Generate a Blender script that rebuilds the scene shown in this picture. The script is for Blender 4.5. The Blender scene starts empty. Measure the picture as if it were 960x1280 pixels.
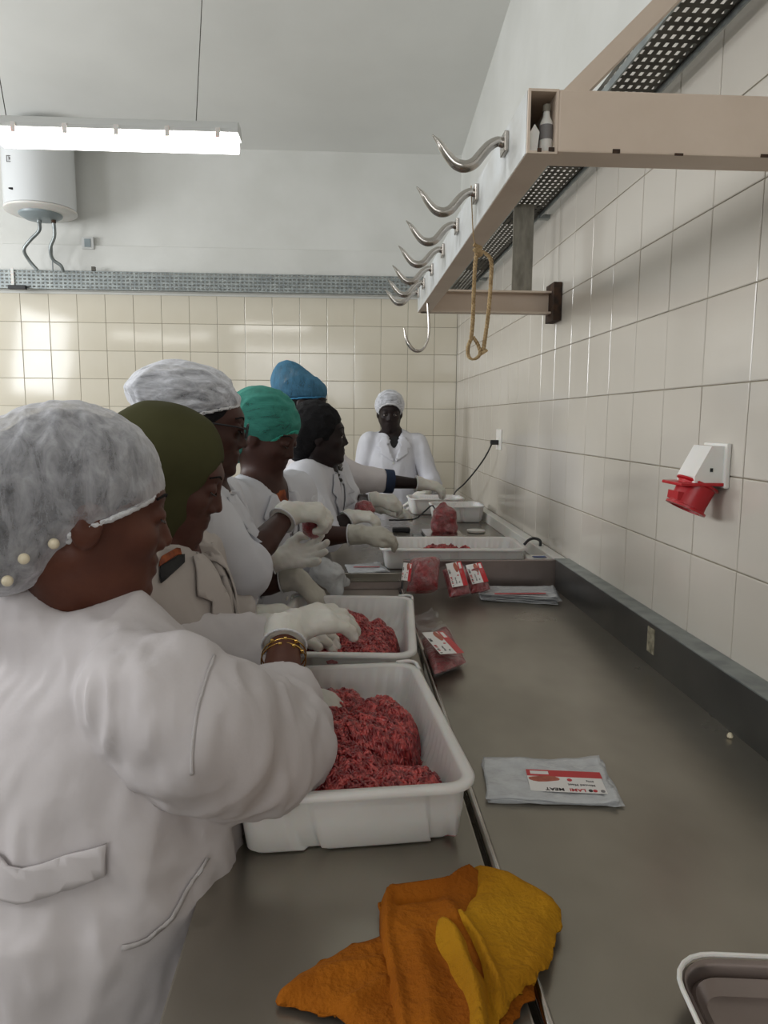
import bpy, bmesh, math, random
import numpy as np
from mathutils import Vector, Matrix, geometry
from mathutils.bvhtree import BVHTree

S = bpy.context.scene
COL = S.collection
R = math.radians
EYE = 1.5                                   # eye height of the photographer above the floor

# ------------------------------------------------------------------ camera
F_PX, PITCH, YAW, ROLL = 892.687, .12849, .05497, .006833
cp, sp, cy, sy = math.cos(PITCH), math.sin(PITCH), math.cos(YAW), math.sin(YAW)
FW = np.array([sy * cp, cy * cp, -sp]); _rt = np.array([cy, -sy, 0.]); _up = np.cross(_rt, FW)
RT = _rt * math.cos(ROLL) + _up * math.sin(ROLL); UP = -_rt * math.sin(ROLL) + _up * math.cos(ROLL)
cam_d = bpy.data.cameras.new('camera'); cam = bpy.data.objects.new('camera', cam_d); COL.objects.link(cam)
cam_d.sensor_fit = 'VERTICAL'; cam_d.sensor_height = 24.0; cam_d.lens = 24.0 * F_PX / 1280
cam_d.clip_start = .02
mw = Matrix.Identity(4)
for i_, ax_ in enumerate((RT, UP, -FW)):
    for j_ in range(3): mw[j_][i_] = float(ax_[j_])
mw.translation = (0, 0, EYE); cam.matrix_world = mw
S.camera = cam

# ------------------------------------------------------------------ world, light, exposure
S.view_settings.view_transform = 'Standard'; S.view_settings.look = 'None'
S.view_settings.gamma = 1; S.view_settings.use_curve_mapping = False
S.view_settings.exposure = 0.03
wd = bpy.data.worlds.new('world'); S.world = wd; wd.use_nodes = True
wd.node_tree.nodes['Background'].inputs[0].default_value = (.75, .86, 1, 1)
wd.node_tree.nodes['Background'].inputs[1].default_value = 1.0

def area(name, loc, target, sx, sy_, power, col):
    l = bpy.data.lights.new(name, 'AREA'); l.shape = 'RECTANGLE'; l.size = sx; l.size_y = sy_; l.energy = power; l.color = col
    o = bpy.data.objects.new(name, l); COL.objects.link(o); o.location = loc
    o.rotation_euler = (Vector(target) - Vector(loc)).to_track_quat('-Z', 'Y').to_euler(); o['kind'] = 'helper'
    return o
# daylight through the windows (two in the left wall, a wide one in the wall behind the camera)
area('daylight_window_one', (-4.1, 3.6, 2.35), (0, 3.4, 1.5), 1.5, 1.1, 80, (.97, .99, 1))
area('daylight_window_two', (-4.1, .6, 2.35), (0, .9, 1.5), 1.5, 1.1, 62, (.97, .99, 1))
area('daylight_rear_window', (-.9, -2.88, 2.3), (-.4, 3, 1.4), 2.2, 1.2, 22, (1, .97, .93))

# ------------------------------------------------------------------ materials
def hexc(h):
    h = h.lstrip('#'); c = [int(h[i:i+2], 16) / 255 for i in (0, 2, 4)]
    return tuple(x / 12.92 if x <= .04045 else ((x + .055) / 1.055) ** 2.4 for x in c) + (1,)
def setin(b, k, v):
    if k in b.inputs: b.inputs[k].default_value = v
def mat(name, c1, c2=None, rough=.5, metal=0., nscale=8., stretch=(1, 1, 1), bump=0., bscale=40., spec=.5, detail=4., lo=.35, hi=.65,
        rvar=0., coat=0., sss=0., trans=0., alpha=None, gen='Object'):
    m = bpy.data.materials.new(name); m.use_nodes = True; nt = m.node_tree; b = nt.nodes['Principled BSDF']
    b.inputs['Base Color'].default_value = c1; b.inputs['Roughness'].default_value = rough; b.inputs['Metallic'].default_value = metal
    setin(b, 'Specular IOR Level', spec); setin(b, 'Coat Weight', coat); setin(b, 'Transmission Weight', trans)
    if sss: setin(b, 'Subsurface Weight', sss); setin(b, 'Subsurface Scale', .01)
    tc = nt.nodes.new('ShaderNodeTexCoord'); mp = nt.nodes.new('ShaderNodeMapping'); mp.inputs['Scale'].default_value = stretch
    nt.links.new(tc.outputs[gen], mp.inputs[0])
    if c2 is not None or rvar:
        n = nt.nodes.new('ShaderNodeTexNoise'); n.inputs['Scale'].default_value = nscale; n.inputs['Detail'].default_value = detail
        nt.links.new(mp.outputs[0], n.inputs['Vector'])
        if c2 is not None:
            r = nt.nodes.new('ShaderNodeValToRGB'); r.color_ramp.elements[0].position = lo; r.color_ramp.elements[1].position = hi
            r.color_ramp.elements[0].color = c1; r.color_ramp.elements[1].color = c2
            nt.links.new(n.outputs[0], r.inputs[0]); nt.links.new(r.outputs[0], b.inputs['Base Color'])
        if rvar:
            mr = nt.nodes.new('ShaderNodeMapRange'); mr.inputs[3].default_value = rough - rvar; mr.inputs[4].default_value = rough + rvar
            nt.links.new(n.outputs[0], mr.inputs[0]); nt.links.new(mr.outputs[0], b.inputs['Roughness'])
    if bump:
        n2 = nt.nodes.new('ShaderNodeTexNoise'); n2.inputs['Scale'].default_value = bscale; n2.inputs['Detail'].default_value = 3
        nt.links.new(mp.outputs[0], n2.inputs['Vector'])
        bp = nt.nodes.new('ShaderNodeBump'); bp.inputs['Strength'].default_value = bump; bp.inputs['Distance'].default_value = .01
        nt.links.new(n2.outputs[0], bp.inputs['Height']); nt.links.new(bp.outputs[0], b.inputs['Normal'])
    if alpha is not None: b.inputs['Alpha'].default_value = alpha
    return m
def emis(name, c, s):
    m = bpy.data.materials.new(name); m.use_nodes = True; b = m.node_tree.nodes['Principled BSDF']
    b.inputs['Base Color'].default_value = c; b.inputs['Emission Color'].default_value = c; b.inputs['Emission Strength'].default_value = s
    return m
def net_mat(name, c, lo_a=.25, hi_a=.95, sc=(30, 30, 9)):
    """thin non-woven fabric: more or less see-through along its gathers"""
    m = mat(name, c, rough=.75, spec=.2, bump=.25, bscale=90); nt = m.node_tree; b = nt.nodes['Principled BSDF']
    tc = nt.nodes.new('ShaderNodeTexCoord'); mp = nt.nodes.new('ShaderNodeMapping'); mp.inputs['Scale'].default_value = sc
    n = nt.nodes.new('ShaderNodeTexNoise'); n.inputs['Scale'].default_value = 1; n.inputs['Detail'].default_value = 8; n.inputs['Roughness'].default_value = .65; n.inputs['Distortion'].default_value = .5
    mr = nt.nodes.new('ShaderNodeMapRange'); mr.inputs[1].default_value = .3; mr.inputs[2].default_value = .72; mr.inputs[3].default_value = lo_a; mr.inputs[4].default_value = hi_a
    lw = nt.nodes.new('ShaderNodeLayerWeight'); lw.inputs[0].default_value = .35
    ad = nt.nodes.new('ShaderNodeMath'); ad.operation = 'ADD'; ad.use_clamp = True
    ml = nt.nodes.new('ShaderNodeMath'); ml.operation = 'MULTIPLY'; ml.inputs[1].default_value = .6
    nt.links.new(tc.outputs['Object'], mp.inputs[0]); nt.links.new(mp.outputs[0], n.inputs['Vector']); nt.links.new(n.outputs[0], mr.inputs[0])
    nt.links.new(lw.outputs['Facing'], ml.inputs[0]); nt.links.new(mr.outputs[0], ad.inputs[0]); nt.links.new(ml.outputs[0], ad.inputs[1])
    nt.links.new(ad.outputs[0], b.inputs['Alpha'])
    return m

M = {}
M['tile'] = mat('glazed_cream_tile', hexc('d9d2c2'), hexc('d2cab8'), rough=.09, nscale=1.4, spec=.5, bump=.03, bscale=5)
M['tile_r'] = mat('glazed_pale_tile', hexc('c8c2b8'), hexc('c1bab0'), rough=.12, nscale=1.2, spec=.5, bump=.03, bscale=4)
M['grout'] = mat('grout', hexc('8d8472'), hexc('77705f'), rough=.9, nscale=20)
M['plaster'] = mat('white_plaster', hexc('dcdcd8'), hexc('d2d2cd'), rough=.7, nscale=2.2, bump=.12, bscale=14)
M['ceiling'] = mat('ceiling_paint', hexc('e4e4e0'), hexc('dcdcd8'), rough=.8, nscale=1.4)
M['floor'] = mat('grey_epoxy_floor', hexc('77736c'), hexc('68645e'), rough=.35, nscale=3)
M['steel'] = mat('brushed_steel', hexc('97928a'), hexc('858078'), rough=.27, metal=.85, nscale=3.5, rvar=.06, bump=.02, bscale=5, detail=3)
M['steel_top'] = mat('worn_steel_top', hexc('a39d92'), hexc('8f897e'), rough=.29, metal=.78, nscale=2.6, rvar=.06, bump=.02, bscale=4, detail=3, stretch=(1.6, 1, 1))
M['steel_dark'] = mat('dull_steel', hexc('6f6f6e'), hexc('5f6060'), rough=.38, metal=.85, nscale=3, rvar=.06)
M['steel_pink'] = mat('smooth_steel_step', hexc('968a86'), hexc('877c78'), rough=.3, metal=.85, nscale=4)
M['polished'] = mat('polished_steel', hexc('c9c4bf'), hexc('a9a39c'), rough=.2, metal=1, nscale=14, rvar=.08)
M['galv'] = mat('galvanised_steel', hexc('9da3a2'), hexc('83898a'), rough=.4, metal=.6, nscale=20)
M['galv_dirty'] = mat('dirty_galvanised_steel', hexc('5d5a52'), hexc('37352f'), rough=.6, metal=.5, nscale=14)
M['beam'] = mat('chipped_beige_paint', hexc('d9c8b8'), hexc('cfbdac'), rough=.5, nscale=5, bump=.08, bscale=30)
M['beam_lit'] = mat('painted_window_light', hexc('cfd2d3'), hexc('b9b9b5'), rough=.35, nscale=9, bump=.15, bscale=30)  # whitish colour stands in for window light on the rail's outer face
M['rust'] = mat('rust', hexc('4a3527'), hexc('2e241d'), rough=.9, nscale=40)
M['beam_in'] = mat('dusty_tube_inside', hexc('9d8b74'), hexc('7d6c58'), rough=.8, nscale=30)
M['dark_grey'] = mat('weathered_grey_plate', hexc('878378'), hexc('6d695f'), rough=.7, nscale=14, stretch=(3, 3, 1))
M['plastic_white'] = mat('white_plastic', hexc('e2e0dc'), hexc('d9d6d1'), rough=.33, nscale=5, sss=.15)
M['tray_white'] = mat('white_tray_plastic', hexc('dcdad7'), hexc('d0cdca'), rough=.35, nscale=5, sss=.2)
M['enamel'] = mat('white_enamel', hexc('dadcdd'), rough=.25)
M['grey_plastic'] = mat('blue_grey_plastic', hexc('8c979b'), rough=.4)
M['black'] = mat('black_rubber', hexc('17171a'), rough=.5)
M['red'] = mat('red_plastic', hexc('b5121f'), hexc('a60f1b'), rough=.32, nscale=5)
M['rope'] = mat('sisal_rope', hexc('b89f78'), hexc('947b57'), rough=.95, nscale=60, bump=.5, bscale=200)
M['coat'] = mat('white_cotton', hexc('cbc5c6'), hexc('c3bdbe'), rough=.85, nscale=5, spec=.2, bump=.06, bscale=60)
M['coat_b'] = mat('cool_white_cotton', hexc('d3d3d9'), hexc('c8c8cf'), rough=.85, nscale=5, spec=.2, bump=.06, bscale=60)
M['coat_c'] = mat('ivory_cotton', hexc('beb6b1'), hexc('b6ada8'), rough=.85, nscale=5, spec=.2, bump=.06, bscale=60)
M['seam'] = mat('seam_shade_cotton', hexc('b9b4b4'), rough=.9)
M['skin1'] = mat('warm_brown_skin', hexc('5f3627'), hexc('502c21'), spec=.35, rough=.5, nscale=18, sss=.05, bump=.04, bscale=160)
M['skin2'] = mat('brown_skin', hexc('55342b'), hexc('4a2b23'), rough=.5, nscale=18, sss=.05, spec=.35)
M['skin3'] = mat('dark_brown_skin', hexc('452a23'), hexc('39211b'), rough=.5, nscale=18, sss=.05, spec=.3)
M['skin4'] = mat('very_dark_brown_skin', hexc('261b1a'), hexc('1d1414'), rough=.5, nscale=18, spec=.25)
M['lips'] = mat('lips', hexc('5a2f2c'), rough=.4)
M['eye_white'] = mat('eye_white', hexc('b8ada5'), rough=.2)
M['iris'] = mat('dark_iris', hexc('120b09'), rough=.1)
M['hair'] = mat('black_hair', hexc('0d0c0e'), hexc('161417'), spec=.2, rough=.75, nscale=60, stretch=(1, 1, 5), bump=.6, bscale=120)
M['hair_grey'] = mat('dark_grey_hair', hexc('26262a'), hexc('49494d'), rough=.7, nscale=35, bump=.8, bscale=90)
M['net_white'] = net_mat('white_hairnet_fabric', hexc('d6d6dc'), .12, .62, (50, 50, 20))
M['net_white2'] = net_mat('dense_white_hairnet_fabric', hexc('dcdde4'), .2, .9, (16, 60, 60))
M['net_teal'] = net_mat('teal_hairnet_fabric', hexc('3d8578'), .5, 1, (16, 60, 60))
M['net_blue'] = net_mat('blue_hairnet_fabric', hexc('43708c'), .5, 1, (60, 50, 16))
M['band_white'] = mat('white_elastic', hexc('d9d9dc'), rough=.8, bump=.5, bscale=300)
M['olive'] = mat('olive_jersey', hexc('48472f'), hexc('3f3e29'), rough=.9, nscale=5, spec=.1)
M['latex'] = mat('latex_glove', hexc('d0cdc6'), hexc('c3bfb6'), rough=.45, nscale=14, sss=.2, bump=.12, bscale=60)
M['latex2'] = mat('grey_latex_glove', hexc('b5b1a6'), hexc('a6a196'), rough=.45, nscale=14, bump=.12, bscale=60)
M['gold'] = mat('gold', hexc('c9a45a'), rough=.25, metal=1)
M['orange'] = mat('orange_print_cloth', hexc('a8572a'), hexc('6c2f18'), rough=.8, nscale=30)
M['shirt_dark'] = mat('black_shirt', hexc('1c1b1d'), rough=.8)
M['navy'] = mat('navy_cloth', hexc('1c2c47'), hexc('16233a'), rough=.9, nscale=30)
M['trouser'] = mat('charcoal_trousers', hexc('24252b'), rough=.9)
M['boot'] = mat('white_rubber_boot', hexc('c9c9c6'), rough=.4)
M['pearl'] = mat('cream_bead', hexc('e2d6bb'), rough=.3)
M['lens'] = mat('dark_spectacle_lens', hexc('14161b'), rough=.08, spec=.8)
M['meat'] = mat('minced_meat', hexc('76121a'), hexc('d65c58'), rough=.32, nscale=75, lo=.42, hi=.72, coat=.4, sss=.08)
M['meat_core'] = mat('minced_meat_dark', hexc('5c0d10'), hexc('7d1519'), rough=.45, nscale=60)
M['meat_bag'] = mat('meat_in_film', hexc('7c181e'), hexc('9c2e34'), rough=.3, nscale=70, lo=.42, hi=.66, bump=.9, bscale=85, coat=.6)
M['label_white'] = mat('label_white', hexc('dedbd9'), rough=.35)
M['label_red'] = mat('label_red', hexc('b81c26'), rough=.35)
M['print_brown'] = mat('steak_print', hexc('93402c'), hexc('b0604a'), rough=.4, nscale=60)
M['ink'] = mat('black_ink', hexc('25211f'), rough=.5)
M['ink_grey'] = mat('grey_ink', hexc('777474'), rough=.5)
M['cloth_y'] = mat('yellow_cloth', hexc('b07f1c'), hexc('9c6b16'), rough=.95, nscale=7, bump=.5, bscale=130, spec=.1)
M['cloth_o'] = mat('orange_cloth', hexc('9c5a16'), hexc('854811'), rough=.95, nscale=7, bump=.5, bscale=130, spec=.1)
M['vinyl'] = mat('blue_print', hexc('20407f'), rough=.4)
M['stained'] = mat('stained_label', hexc('a9a28d'), hexc('6f6a5a'), rough=.6, nscale=50)
M['glass_pane'] = mat('window_pane', hexc('cfe0ee'), rough=.05, trans=.9)
def film(name, c, a, rough=.12):
    m = mat(name, c, rough=rough, spec=.7, bump=.5, bscale=45); nt = m.node_tree; b = nt.nodes['Principled BSDF']
    n = nt.nodes.new('ShaderNodeTexNoise'); n.inputs['Scale'].default_value = 30
    mr = nt.nodes.new('ShaderNodeMapRange'); mr.inputs[1].default_value = .35; mr.inputs[2].default_value = .7; mr.inputs[3].default_value = a; mr.inputs[4].default_value = min(1, a + .14)
    tc = nt.nodes.new('ShaderNodeTexCoord'); nt.links.new(tc.outputs['Object'], n.inputs['Vector'])
    nt.links.new(n.outputs[0], mr.inputs[0]); nt.links.new(mr.outputs[0], b.inputs['Alpha'])
    return m
M['film'] = film('clear_film', hexc('e6e6e8'), .0)
M['film_white'] = film('milky_film', hexc('d7d9dc'), .55, .25)
M['lamp_glow'] = emis('lamp_diffuser', (1, .99, .96, 1), 9.0)

# ------------------------------------------------------------------ helpers
def at(u, v, y):
    """the world point on the ray of photo pixel (u, v) at depth y metres into the room"""
    d = FW + RT * (u - 480) / F_PX - UP * (v - 640) / F_PX
    p = d * (y / d[1]); return np.array([p[0], p[1], p[2] + EYE])
def onz(u, v, z):
    d = FW + RT * (u - 480) / F_PX - UP * (v - 640) / F_PX
    p = d * ((z - EYE) / d[2]); return np.array([p[0], p[1], z])
def tag(o, label=None, cat=None, group=None, kind=None):
    if label: o['label'] = label
    if cat: o['category'] = cat
    if group: o['group'] = group
    if kind: o['kind'] = kind
    return o
def thing(name, loc, label, cat, group=None, kind=None, rz=0):
    o = bpy.data.objects.new(name, None); COL.objects.link(o); o.location = loc; o.rotation_euler = (0, 0, rz); o.empty_display_size = .05
    return tag(o, label, cat, group, kind)
def root_of(p):
    while p.parent: p = p.parent
    return p
def link_mesh(name, me, m, parent=None, loc=None):
    o = bpy.data.objects.new(name, me); COL.objects.link(o)
    if m is not None and not me.materials: me.materials.append(m)
    if parent is not None: o.parent = parent
    if loc is not None: o.location = loc
    return o
def mesh_obj(name, verts, faces, m, parent=None, smooth=False, local=False, loc=None, label=None):
    """verts are world coordinates unless local; a child's verts are moved into its thing's frame"""
    v = np.asarray(verts, dtype=float).reshape(-1, 3)
    if not local:
        if parent is not None:
            inv = np.array(root_of(parent).matrix_basis.inverted()); v = v @ inv[:3, :3].T + inv[:3, 3]
        else:
            if loc is None: loc = (v[:, 0].mean(), v[:, 1].mean(), v[:, 2].min())
            v = v - np.array(loc)
    me = bpy.data.meshes.new(name)
    if isinstance(faces, np.ndarray) and faces.ndim == 2:
        k = faces.shape[1]; n = len(faces)
        me.vertices.add(len(v)); me.vertices.foreach_set('co', v.astype(np.float32).ravel())
        me.loops.add(n * k); me.loops.foreach_set('vertex_index', faces.astype(np.int32).ravel())
        me.polygons.add(n); me.polygons.foreach_set('loop_start', np.arange(0, n * k, k, dtype=np.int32))
        me.update(calc_edges=True); me.validate()
    else:
        me.from_pydata([tuple(x) for x in v], [], [tuple(int(i) for i in f) for f in faces]); me.update()
    if smooth: me.polygons.foreach_set('use_smooth', [True] * len(me.polygons))
    o = link_mesh(name, me, m, parent, None if parent is not None else loc)
    if label: o['label'] = label
    return o

class MB:
    """collects shapes (world coordinates) into one mesh"""
    def __init__(s): s.v = []; s.f = []
    def add(s, v, f):
        o = len(s.v); s.v += [tuple(map(float, x)) for x in v]; s.f += [tuple(i + o for i in q) for q in f]; return s
    def box(s, lo, hi, bev=0.):
        x0, y0, z0 = lo; x1, y1, z1 = hi
        if bev <= 0:
            v = [(x, y, z) for x in (x0, x1) for y in (y0, y1) for z in (z0, z1)]
            return s.add(v, [(0, 1, 3, 2), (4, 6, 7, 5), (0, 4, 5, 1), (2, 3, 7, 6), (0, 2, 6, 4), (1, 5, 7, 3)])
        bm = bmesh.new(); bmesh.ops.create_cube(bm, size=1)
        for q in bm.verts: q.co = ((q.co.x + .5) * (x1 - x0) + x0, (q.co.y + .5) * (y1 - y0) + y0, (q.co.z + .5) * (z1 - z0) + z0)
        bmesh.ops.bevel(bm, geom=bm.edges[:], offset=bev, segments=2, affect='EDGES', profile=.6)
        bm.verts.index_update(); s.add([q.co for q in bm.verts], [[q.index for q in f.verts] for f in bm.faces]); bm.free(); return s
    def tube(s, pts, rad, n=8, cap=True, flat=1.):
        P = np.array(pts, float); m = len(P); r = np.full(m, rad) if np.isscalar(rad) else np.array(rad, float)
        T = np.gradient(P, axis=0); T /= np.linalg.norm(T, axis=1)[:, None] + 1e-12
        ref = np.array([0, 0, 1.]) if abs(T[0][2]) < .9 else np.array([1., 0, 0]); N = np.cross(T[0], ref); N /= np.linalg.norm(N)
        V = []
        for i in range(m):
            N = N - T[i] * (N @ T[i]); N /= np.linalg.norm(N) + 1e-12; B = np.cross(T[i], N)
            for k in range(n):
                a = 2 * math.pi * k / n; V.append(P[i] + r[i] * (math.cos(a) * N + flat * math.sin(a) * B))
        Fc = [(i * n + k, i * n + (k + 1) % n, (i + 1) * n + (k + 1) % n, (i + 1) * n + k) for i in range(m - 1) for k in range(n)]
        if cap: Fc += [tuple(range(n - 1, -1, -1)), tuple((m - 1) * n + k for k in range(n))]
        return s.add(V, Fc)
    def lathe(s, prof, c, n=24, axis=(0, 0, 1), ref=None):
        """prof: (radius, height) pairs along axis from c"""
        ax = np.array(axis, float); ax /= np.linalg.norm(ax); r0 = np.array([1., 0, 0]) if abs(ax[0]) < .9 else np.array([0, 1., 0])
        u = np.cross(ax, r0); u /= np.linalg.norm(u); w = np.cross(ax, u); c = np.array(c, float); V = []
        for (r, h) in prof:
            for k in range(n):
                a = 2 * math.pi * k / n; V.append(c + ax * h + r * (math.cos(a) * u + math.sin(a) * w))
        m = len(prof)
        Fc = [(i * n + k, i * n + (k + 1) % n, (i + 1) * n + (k + 1) % n, (i + 1) * n + k) for i in range(m - 1) for k in range(n)]
        Fc += [tuple(range(n - 1, -1, -1)), tuple((m - 1) * n + k for k in range(n))]
        return s.add(V, Fc)
    def prism(s, poly, axis_vec, u=(1, 0, 0), v=(0, 0, 1), o=(0, 0, 0)):
        """2-D polygon (in u, v from o) extruded by axis_vec"""
        o = np.array(o, float); u = np.array(u, float); v = np.array(v, float); a = np.array(axis_vec, float); n = len(poly)
        P = [o + u * p + v * q for p, q in poly]; V = P + [p + a for p in P]
        return s.add(V, [tuple(range(n)), tuple(range(2 * n - 1, n - 1, -1))] + [(i, i + n, (i + 1) % n + n, (i + 1) % n) for i in range(n)])
    def build(s, name, m, parent=None, smooth=False, loc=None, label=None):
        o = mesh_obj(name, s.v, s.f, m, parent, smooth, loc=loc, label=label)
        bm = bmesh.new(); bm.from_mesh(o.data); bmesh.ops.recalc_face_normals(bm, faces=bm.faces[:]); bm.to_mesh(o.data); bm.free()
        if smooth:
            o.data.set_sharp_from_angle(angle=R(40))
        return o
def spline(P, n=8):
    """Catmull-Rom through the points"""
    P = np.array(P, float); Q = np.vstack([2 * P[0] - P[1], P, 2 * P[-1] - P[-2]]); out = []
    for i in range(1, len(Q) - 2):
        for k in range(n):
            t = k / n; a, b, c, d = Q[i-1], Q[i], Q[i+1], Q[i+2]
            out.append(.5 * ((2*b) + (-a + c)*t + (2*a - 5*b + 4*c - d)*t*t + (-a + 3*b - 3*c + d)*t**3))
    out.append(Q[-2]); return np.array(out)

def vnoise(P, seed=0):
    """smooth value noise in [-1, 1] at points P (n, 3)"""
    P = np.asarray(P, float); I = np.floor(P).astype(np.int64); f = P - I; f = f * f * (3 - 2 * f)
    def h(ix, iy, iz):
        n = (ix * 374761393 + iy * 668265263 + iz * 2147483647 + seed * 1442695041) & 0xffffffff
        n = ((n ^ (n >> 13)) * 1274126177) & 0xffffffff; n = n ^ (n >> 16)
        return (n & 0xffff) / 32767.5 - 1
    x, y, z = I[:, 0], I[:, 1], I[:, 2]; r = 0
    for a in (0, 1):
        for b in (0, 1):
            for c in (0, 1):
                w = (f[:, 0] if a else 1 - f[:, 0]) * (f[:, 1] if b else 1 - f[:, 1]) * (f[:, 2] if c else 1 - f[:, 2])
                r = r + w * h(x + a, y + b, z + c)
    return r

# ------------------------------------------------------------------ signed-distance bodies, meshed by sparse surface nets
class SDF:
    def __init__(s): s.p = []; s.post = None
    def cap(s, a, b, ra, rb=None, k=.02, sub=False):
        s.p.append(('cap', np.array(a, float), np.array(b, float), ra, ra if rb is None else rb, k, sub)); return s
    def ell(s, c, r, B=None, k=.02, sub=False):
        s.p.append(('ell', np.array(c, float), np.array(r, float), np.eye(3) if B is None else np.array(B, float), None, k, sub)); return s
    def cone(s, a, b, ra, rb, k=.02, sub=False):      # flat-ended tapered cylinder
        s.p.append(('cone', np.array(a, float), np.array(b, float), ra, rb, k, sub)); return s
    @staticmethod
    def ev(q, X):
        if q[0] == 'ell':
            L = (X - q[1]) @ q[3].T; r = q[2]; k0 = np.sqrt(((L / r) ** 2).sum(-1)); k1 = np.sqrt(((L / (r * r)) ** 2).sum(-1)) + 1e-9
            return np.where(k0 < .05, -r.min(), k0 * (k0 - 1) / k1)
        a, b = q[1], q[2]; ba = b - a; L2 = ba @ ba; pa = X - a; t = (pa @ ba) / L2
        if q[0] == 'cap':
            t = np.clip(t, 0, 1); return np.sqrt(((pa - t[..., None] * ba) ** 2).sum(-1)) - (q[3] + (q[4] - q[3]) * t)
        L = math.sqrt(L2); rad = np.sqrt(np.maximum(((pa - t[..., None] * ba) ** 2).sum(-1), 0)); tc = np.clip(t, 0, 1)
        return np.maximum(rad - (q[3] + (q[4] - q[3]) * tc), np.maximum(-t, t - 1) * L)
    @staticmethod
    def comb(cur, d, k, sub):
        if sub:
            d = -d; h = np.maximum(k - np.abs(cur - d), 0) / k; return np.maximum(cur, d) + h * h * k * .25
        h = np.maximum(k - np.abs(cur - d), 0) / k; return np.minimum(cur, d) - h * h * k * .25
    def mesh(s, h, zmin=None):
        lo = np.full(3, 1e9); hi = -lo
        for q in s.p:
            if q[-1]: continue
            if q[0] == 'ell': r = max(q[2]); lo = np.minimum(lo, q[1] - r); hi = np.maximum(hi, q[1] + r)
            else:
                r = max(q[3], q[4])
                for e in (q[1], q[2]): lo = np.minimum(lo, e - r); hi = np.maximum(hi, e + r)
        lo = lo - .03; hi = hi + .03
        N = 8; bs = N * h; nb = np.ceil((hi - lo) / bs).astype(int)
        g = np.stack(np.meshgrid(*[np.arange(k) for k in nb], indexing='ij'), -1).reshape(-1, 3); C = lo + (g + .5) * bs
        hd = bs * .5 * math.sqrt(3)
        cur = np.full(len(C), 1e3); D = []
        for q in s.p:
            d = s.ev(q, C); D.append(d); cur = s.comb(cur, d, q[-2], q[-1])
        cc = s.post(C, cur) if s.post else cur
        keep = np.abs(cc) < hd * 1.7 + .004
        if s.post: keep = np.abs(cur) < hd * 1.7 + .03
        g = g[keep]; C = C[keep]; D = [d[keep] for d in D]
        a = np.arange(N + 1) * h; off = np.stack(np.meshgrid(a, a, a, indexing='ij'), -1).reshape(-1, 3)
        V = np.full((len(C), len(off)), 1e3, np.float32); base = lo + g * bs
        # reference distance at block centres to decide which shapes matter in a block
        curc = np.full(len(C), 1e3)
        allu = np.full(len(C), 1e3)
        for q, d in zip(s.p, D):
            if not q[-1]: allu = np.minimum(allu, d)
        for q, d in zip(s.p, D):
            mk = (d < hd * 2.2 + q[-2] + .01) if q[-1] else (d < allu + 2.4 * hd + q[-2] + .01)
            ix = np.nonzero(mk)[0]
            for st in range(0, len(ix), 1500):
                i2 = ix[st:st + 1500]; X = base[i2][:, None, :] + off[None]
                V[i2] = s.comb(V[i2], s.ev(q, X), q[-2], q[-1])
        if s.post:
            for st in range(0, len(C), 1500):
                X = base[st:st + 1500][:, None, :] + off[None]; V[st:st + 1500] = s.post(X, V[st:st + 1500])
        V = V.reshape(-1, N + 1, N + 1, N + 1); s_in = V < 0
        cn = {}
        tot = np.zeros((len(C), N, N, N), np.int8)
        for i in (0, 1):
            for j in (0, 1):
                for k in (0, 1):
                    cn[i, j, k] = (slice(None), slice(i, N + i), slice(j, N + j), slice(k, N + k)); tot += s_in[cn[i, j, k]]
        act = np.nonzero((tot > 0) & (tot < 8)); B, I, J, K = act
        gi = g[B] * N + np.stack([I, J, K], -1)
        cv = {c: V[B, I + c[0], J + c[1], K + c[2]].astype(float) for c in cn}
        acc = np.zeros((len(B), 3)); cnt = np.zeros(len(B))
        for c in cn:
            for ax in range(3):
                if c[ax]: continue
                e = list(c); e[ax] = 1; e = tuple(e); va, vb = cv[c], cv[e]; m = (va < 0) != (vb < 0)
                t = np.where(m, va / np.where(m, va - vb, 1), 0); P = np.tile(np.array(c, float), (len(B), 1)); P[:, ax] = t
                acc += P * m[:, None]; cnt += m
        pos = lo + (gi + acc / cnt[:, None]) * h
        dim = (nb * N + 2).astype(np.int64); key = ((gi[:, 0] + 1) * dim[1] + gi[:, 1] + 1) * dim[2] + gi[:, 2] + 1
        order = np.argsort(key); sk = key[order]
        Fq = []
        st_ = (dim[1] * dim[2], dim[2], 1)
        for ax in range(3):
            e = [0, 0, 0]; e[ax] = 1; va, vb = cv[0, 0, 0], cv[tuple(e)]; m = np.nonzero((va < 0) != (vb < 0))[0]
            b, c = st_[(ax + 1) % 3], st_[(ax + 2) % 3]; ks = [key[m], key[m] - b, key[m] - b - c, key[m] - c]; idx = []; ok = np.ones(len(m), bool)
            for kk in ks:
                p = np.searchsorted(sk, kk); p = np.minimum(p, len(sk) - 1); ok &= sk[p] == kk; idx.append(order[p])
            q = np.stack(idx, -1); fl = va[m] < 0; q[~fl] = q[~fl][:, ::-1]
            Fq.append(q[ok])
        return pos, np.concatenate(Fq)
def vnormals(v, f):
    n = np.cross(v[f[:, 2]] - v[f[:, 0]], v[f[:, 3]] - v[f[:, 1]]); out = np.zeros_like(v)
    for k in range(4): np.add.at(out, f[:, k], n)
    return out / (np.linalg.norm(out, axis=1)[:, None] + 1e-12)
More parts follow.
